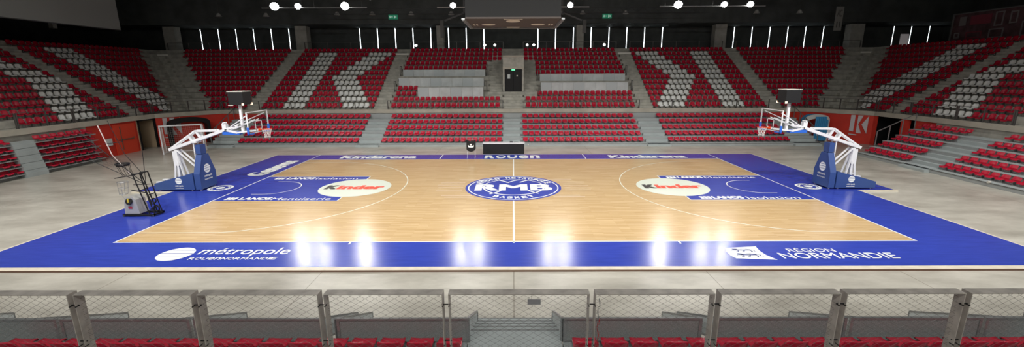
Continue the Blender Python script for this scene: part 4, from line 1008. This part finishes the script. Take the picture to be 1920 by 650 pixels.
for i, x in enumerate(FLOOD_FAR):
    nm = f'{ORD[i+1]} bright floodlight from the left, over the front of the far stand'
    floodlight(x, 17.4, 11.35, (x*.55, -3, 0), FAR_W*(1.3 if x in (-14.3, 14.0) else 1), nm, 'floodlights over the far stand', 1.15 if x in (-14.3, 14.0, -20.3) else .85)
for i, x in enumerate(FLOOD_NEAR): floodlight(x, -11.5, 13.2, (x*.85, -1.5, 0), NEAR_W, f'{ORD[i+1]} floodlight from the left, high above the near sideline', 'floodlights above the near sideline', cone=102)
for i, x in enumerate((-16, -8, 0, 8, 16)): floodlight(x, -25.5, 13.4, (x*.9, -9, 0), BACK_FILL_W, f'{ORD[i+1]} added fill light from the left, over the near stand behind the viewer', 'added fill lights over the near stand', cone=125)  # unseen row added to lift the shade on railing and seat backs
for i, (x, y) in enumerate(((-25, 0), (-24, -10), (25, 0), (24, -10), (-9, 3), (9, 3))):
    floodlight(x, y, 13.4, (x*.9, y*.8+1, 0), TOP_FILL_W, f'added ceiling fill light high over the floor, {ORD[i+1]} of the group', 'added ceiling fill lights', cone=115)  # unseen ceiling lamps added to even out the light

# ================================================================ CONCOURSE DETAILS
for i, (x, w_, y) in enumerate(((-39.6, 1.3, 31), (-24.4, 1.3, 31), (-8.4, .8, 31), (7.7, .8, 31), (23.8, 1.3, 31), (39.4, 1.5, 31))):
    b = MB(); b.box(x-w_/2, x+w_/2, y-.5, y+.5, zk(12)+.002, 11.1); tag(b.build('concrete_column', conc_dark, loc=(x, y, zk(12))), f'grey concrete column on the far concourse, {ORD[i+1]} from the left', 'column', 'columns on the far concourse')
for i, px in enumerate((-11.1, -3.25, -2.1, 1.6, 2.35, 10.4)):
    e = empty('spot_lamp', (px, 30, 9.0), f'small bright lamp on the far concourse, {ORD[i+1]} from the left', 'lamp', 'small lamps on the far concourse')
    b = MB(); b.tube((px, 30, 8.9), (px, 29.85, 8.88), .12, 16); b.build('lamp_glass', small_e, e)
    b = MB(); b.tube((px, 30.02, 8.9), (px, 30.2, 8.92), .18, 12, r2=.08); b.tube((px, 30.1, 8.9), (px, 30.1, zk(12)), .02, 6); b.build('lamp_stand', dark2, e)
pend = [(-18.5, 12.0), (-14.8, 12.0), (-10.7, 12.0), (-6.5, 12.0), (-4.3, 12.0), (5.0, 12.0), (7.3, 12.0), (11.8, 12.0), (25.5, 12.0), (30.0, 12.0), (-31, 11.9), (-26, 11.9)]
for i, (x, z) in enumerate(sorted(pend)):
    e = empty('pendant_lamp', (x, 26.5, z), f'unlit grey cone pendant over the far seats, {ORD[i+1]} from the left', 'lamp', 'cone pendants over the far seats')
    b = MB(); b.tube((x, 26.5, z-.25), (x, 26.5, z+.1), .32, 16, r2=.12); b.build('shade', mat('pendant_grey', (.4, .4, .38), .5), e)
    b = MB(); b.tube((x, 26.5, z+.1), (x, 26.5, ZC), .015, 5); b.build('cord', dark2, e)
for i, (x, z) in enumerate(((-37.5, 13.6), (-30.5, 13.4), (27.5, 13.2), (33.5, 13.2))):
    e = empty('ceiling_grille', (x, 24, z), f'small slatted grey grille high under the roof, {ORD[i+1]} from the left', 'grille', 'slatted grilles under the roof')
    for j in range(4): b = MB(); b.box(x-.45, x+.45, 24, 24.1, z+.22*j-.4, z+.22*j-.25); b.build('slat', mat('slat_grey', (.3, .31, .3), .5), e)
    b = MB(); b.tube((x, 24.05, z+.4), (x, 24.05, ZC), .02, 5); b.box(x-.47, x-.45, 24, 24.1, z-.4, z+.42); b.box(x+.45, x+.47, 24, 24.1, z-.4, z+.42); b.build('frame', dark2, e)
for x, nm in ((-13.0, 'left'), (12.6, 'right')):
    e = empty('ceiling_speaker', (x, 20, 12.2), f'tilted grey louvred unit under the roof {nm} of the scoreboard', 'light fitting', 'louvred units under the roof'); s = 1 if x < 0 else -1
    b = MB(); b.bar((x-.7*s, 20, 12.9), (x+.1*s, 20, 12.25), .4, .14); b.build('housing', steel, e)
    b = MB()
    for j in range(4): b.bar((x-(.55-.16*j)*s, 19.78, 12.78-.13*j), (x-(.46-.16*j)*s, 19.78, 12.70-.13*j), .03, .1)
    b.build('louvres', pale, e); b = MB(); b.tube((x-.3*s, 20, 12.6), (x-.3*s, 20, ZC), .02, 5); b.build('hanger', dark2, e)
for x, nm in ((-13.3, 'left'), (10.4, 'right')):
    e = empty('exit_sign', (x, 29.1, 11.8), f'dim green exit sign on the dark bulkhead {nm} of the scoreboard', 'sign', 'green exit signs')
    b = MB(); b.box(x-.5, x+.5, 29.05, 29.18, 11.62, 12.1); b.build('sign_box', exit_e, e)
    b = MB(); b.box(x-.38, x-.3, 29.03, 29.05, 11.75, 11.98); b.box(x-.22, x-.02, 29.03, 29.05, 11.84, 11.9); b.box(x+.12, x+.22, 29.03, 29.05, 11.72, 12.0); b.box(x+.28, x+.36, 29.03, 29.05, 11.78, 11.95); b.build('pictogram', exit_w, e)
# diagonal roof braces and ducts near the scoreboard
for s, sd in ((-1, 'left'), (1, 'right')):
    e = empty('roof_brace', (s*7.6, 27, 12), f'dark angled roof brace {sd} of the scoreboard', 'brace'); b = MB(); b.bar((s*5.2, 27, 12.0), (s*7.3, 27, 11.2), .16, .16); b.bar((s*5.2, 27, 12.0), (s*5.2, 27, ZC), .16, .16, up=(1, 0, 0)); b.build('strut', mat('brace_grey', (.14, .14, .14), .6), e)
    b = MB(); b.box(s*7.6-.18, s*7.6+.18, 26.9, 27.1, 9.5 if s < 0 else 9.9, 11.25); b.build('hanging_plate', mat('plate_grey', (.15, .15, .145), .7), e)
# hanging banner
e = empty('hanging_banner', (34.2, 26.5, 11.4), 'pale vertical banner with grey print hanging at the right rear', 'banner')
b = MB(); b.box(33.8, 34.6, 26.5, 26.53, 10.0, 12.4); b.build('cloth', mat('banner_cloth', (.3, .3, .28), .8), e)
text_obj('lettering', 'AC', mat('banner_print', (.1, .1, .1), .8), (33.95, 26.48, 11.4), (.5, 0, 0), (0, 0, .7), e, .01); text_obj('lettering', 'II', MATS['banner_print'], (34.0, 26.48, 10.3), (.4, 0, 0), (0, 0, .6), e, 0)
b = MB(); b.tube((34.2, 26.5, 12.4), (34.2, 26.5, ZC), .015, 5); b.build('cord', dark2, e)
# supporters' wall, right rear
e = empty('poster_wall', (42, 18.5, zk(12)), 'dim wall of framed posters and pennants behind the right upper stand', 'display wall')
b = MB(); b.box(42, 42.1, 14, 22, zk(12)+.002, 11.0); b.build('backing', mat('dull_maroon', (.1, .05, .055), .8, noise=(1.6, .5)), e)
b = MB(); b.box(41.93, 42, 22, 22.12, zk(12)+.002, 11.05); b.box(41.93, 42, 14, 22, 10.95, 11.05); b.build('frame', mat('brace_grey', (0, 0, 0)), e)
pm = mat('poster_grey', (.22, .2, .2), .7); pr2 = mat('poster_red', (.24, .04, .06), .7)
for y0, y1, z0, z1, mt, ring in ((20.8, 21.4, 9.9, 10.7, pm, 0), (18.6, 20.4, 9.9, 10.7, pr2, 0), (17.6, 18.3, 9.6, 10.8, pm, 1), (16.5, 17.1, 9.7, 10.7, pm, 1), (15.5, 15.9, 10.0, 10.8, pm, 0), (14.9, 16.1, 8.6, 9.8, pm, 1), (17.4, 18.6, 8.6, 9.4, pm, 1), (21.2, 21.7, 8.8, 9.3, pm, 1), (14.1, 14.7, 8.4, 10.8, pr2, 0), (19.2, 20.6, 8.7, 9.3, pr2, 1)):
    b = MB()
    if ring:
        for a in ((y0, y1, z0, z0+.1), (y0, y1, z1-.1, z1), (y0, y0+.1, z0+.1, z1-.1), (y1-.1, y1, z0+.1, z1-.1)): b.box(41.96, 42, *a)
    else: b.box(41.96, 42, y0, y1, z0, z1)
    b.build('poster', mt, e)
e = empty('grey_pillar', (41, 12.6, zk(12)), 'pale grey pillar at the far right behind the upper stand', 'column'); b = MB(); b.box(40.6, 41.4, 12.2, 13.2, zk(12)+.002, 11.3); b.build('shaft', conc_dark, e)
# daylit door glass behind right concourse and speaker on left wall
b = MB(); b.box(46.9, 47.9, YW-.05, YW-.02, 8.0, 10.2); tag(b.build('window_1', emit('dim_daylight', (.55, .5, .5), .15)), kind='structure')
b = MB(); b.box(-43.2, -42.8, 20.6, 21.0, 10.0, 10.7); b.box(-43.05, -42.95, 20.75, 20.85, 10.7, ZC); tag(b.build('wall_speaker', mat('pendant_grey', (0, 0, 0)), loc=(-43, 20.8, 10)), 'small grey loudspeaker in the dark above the left stand', 'loudspeaker')
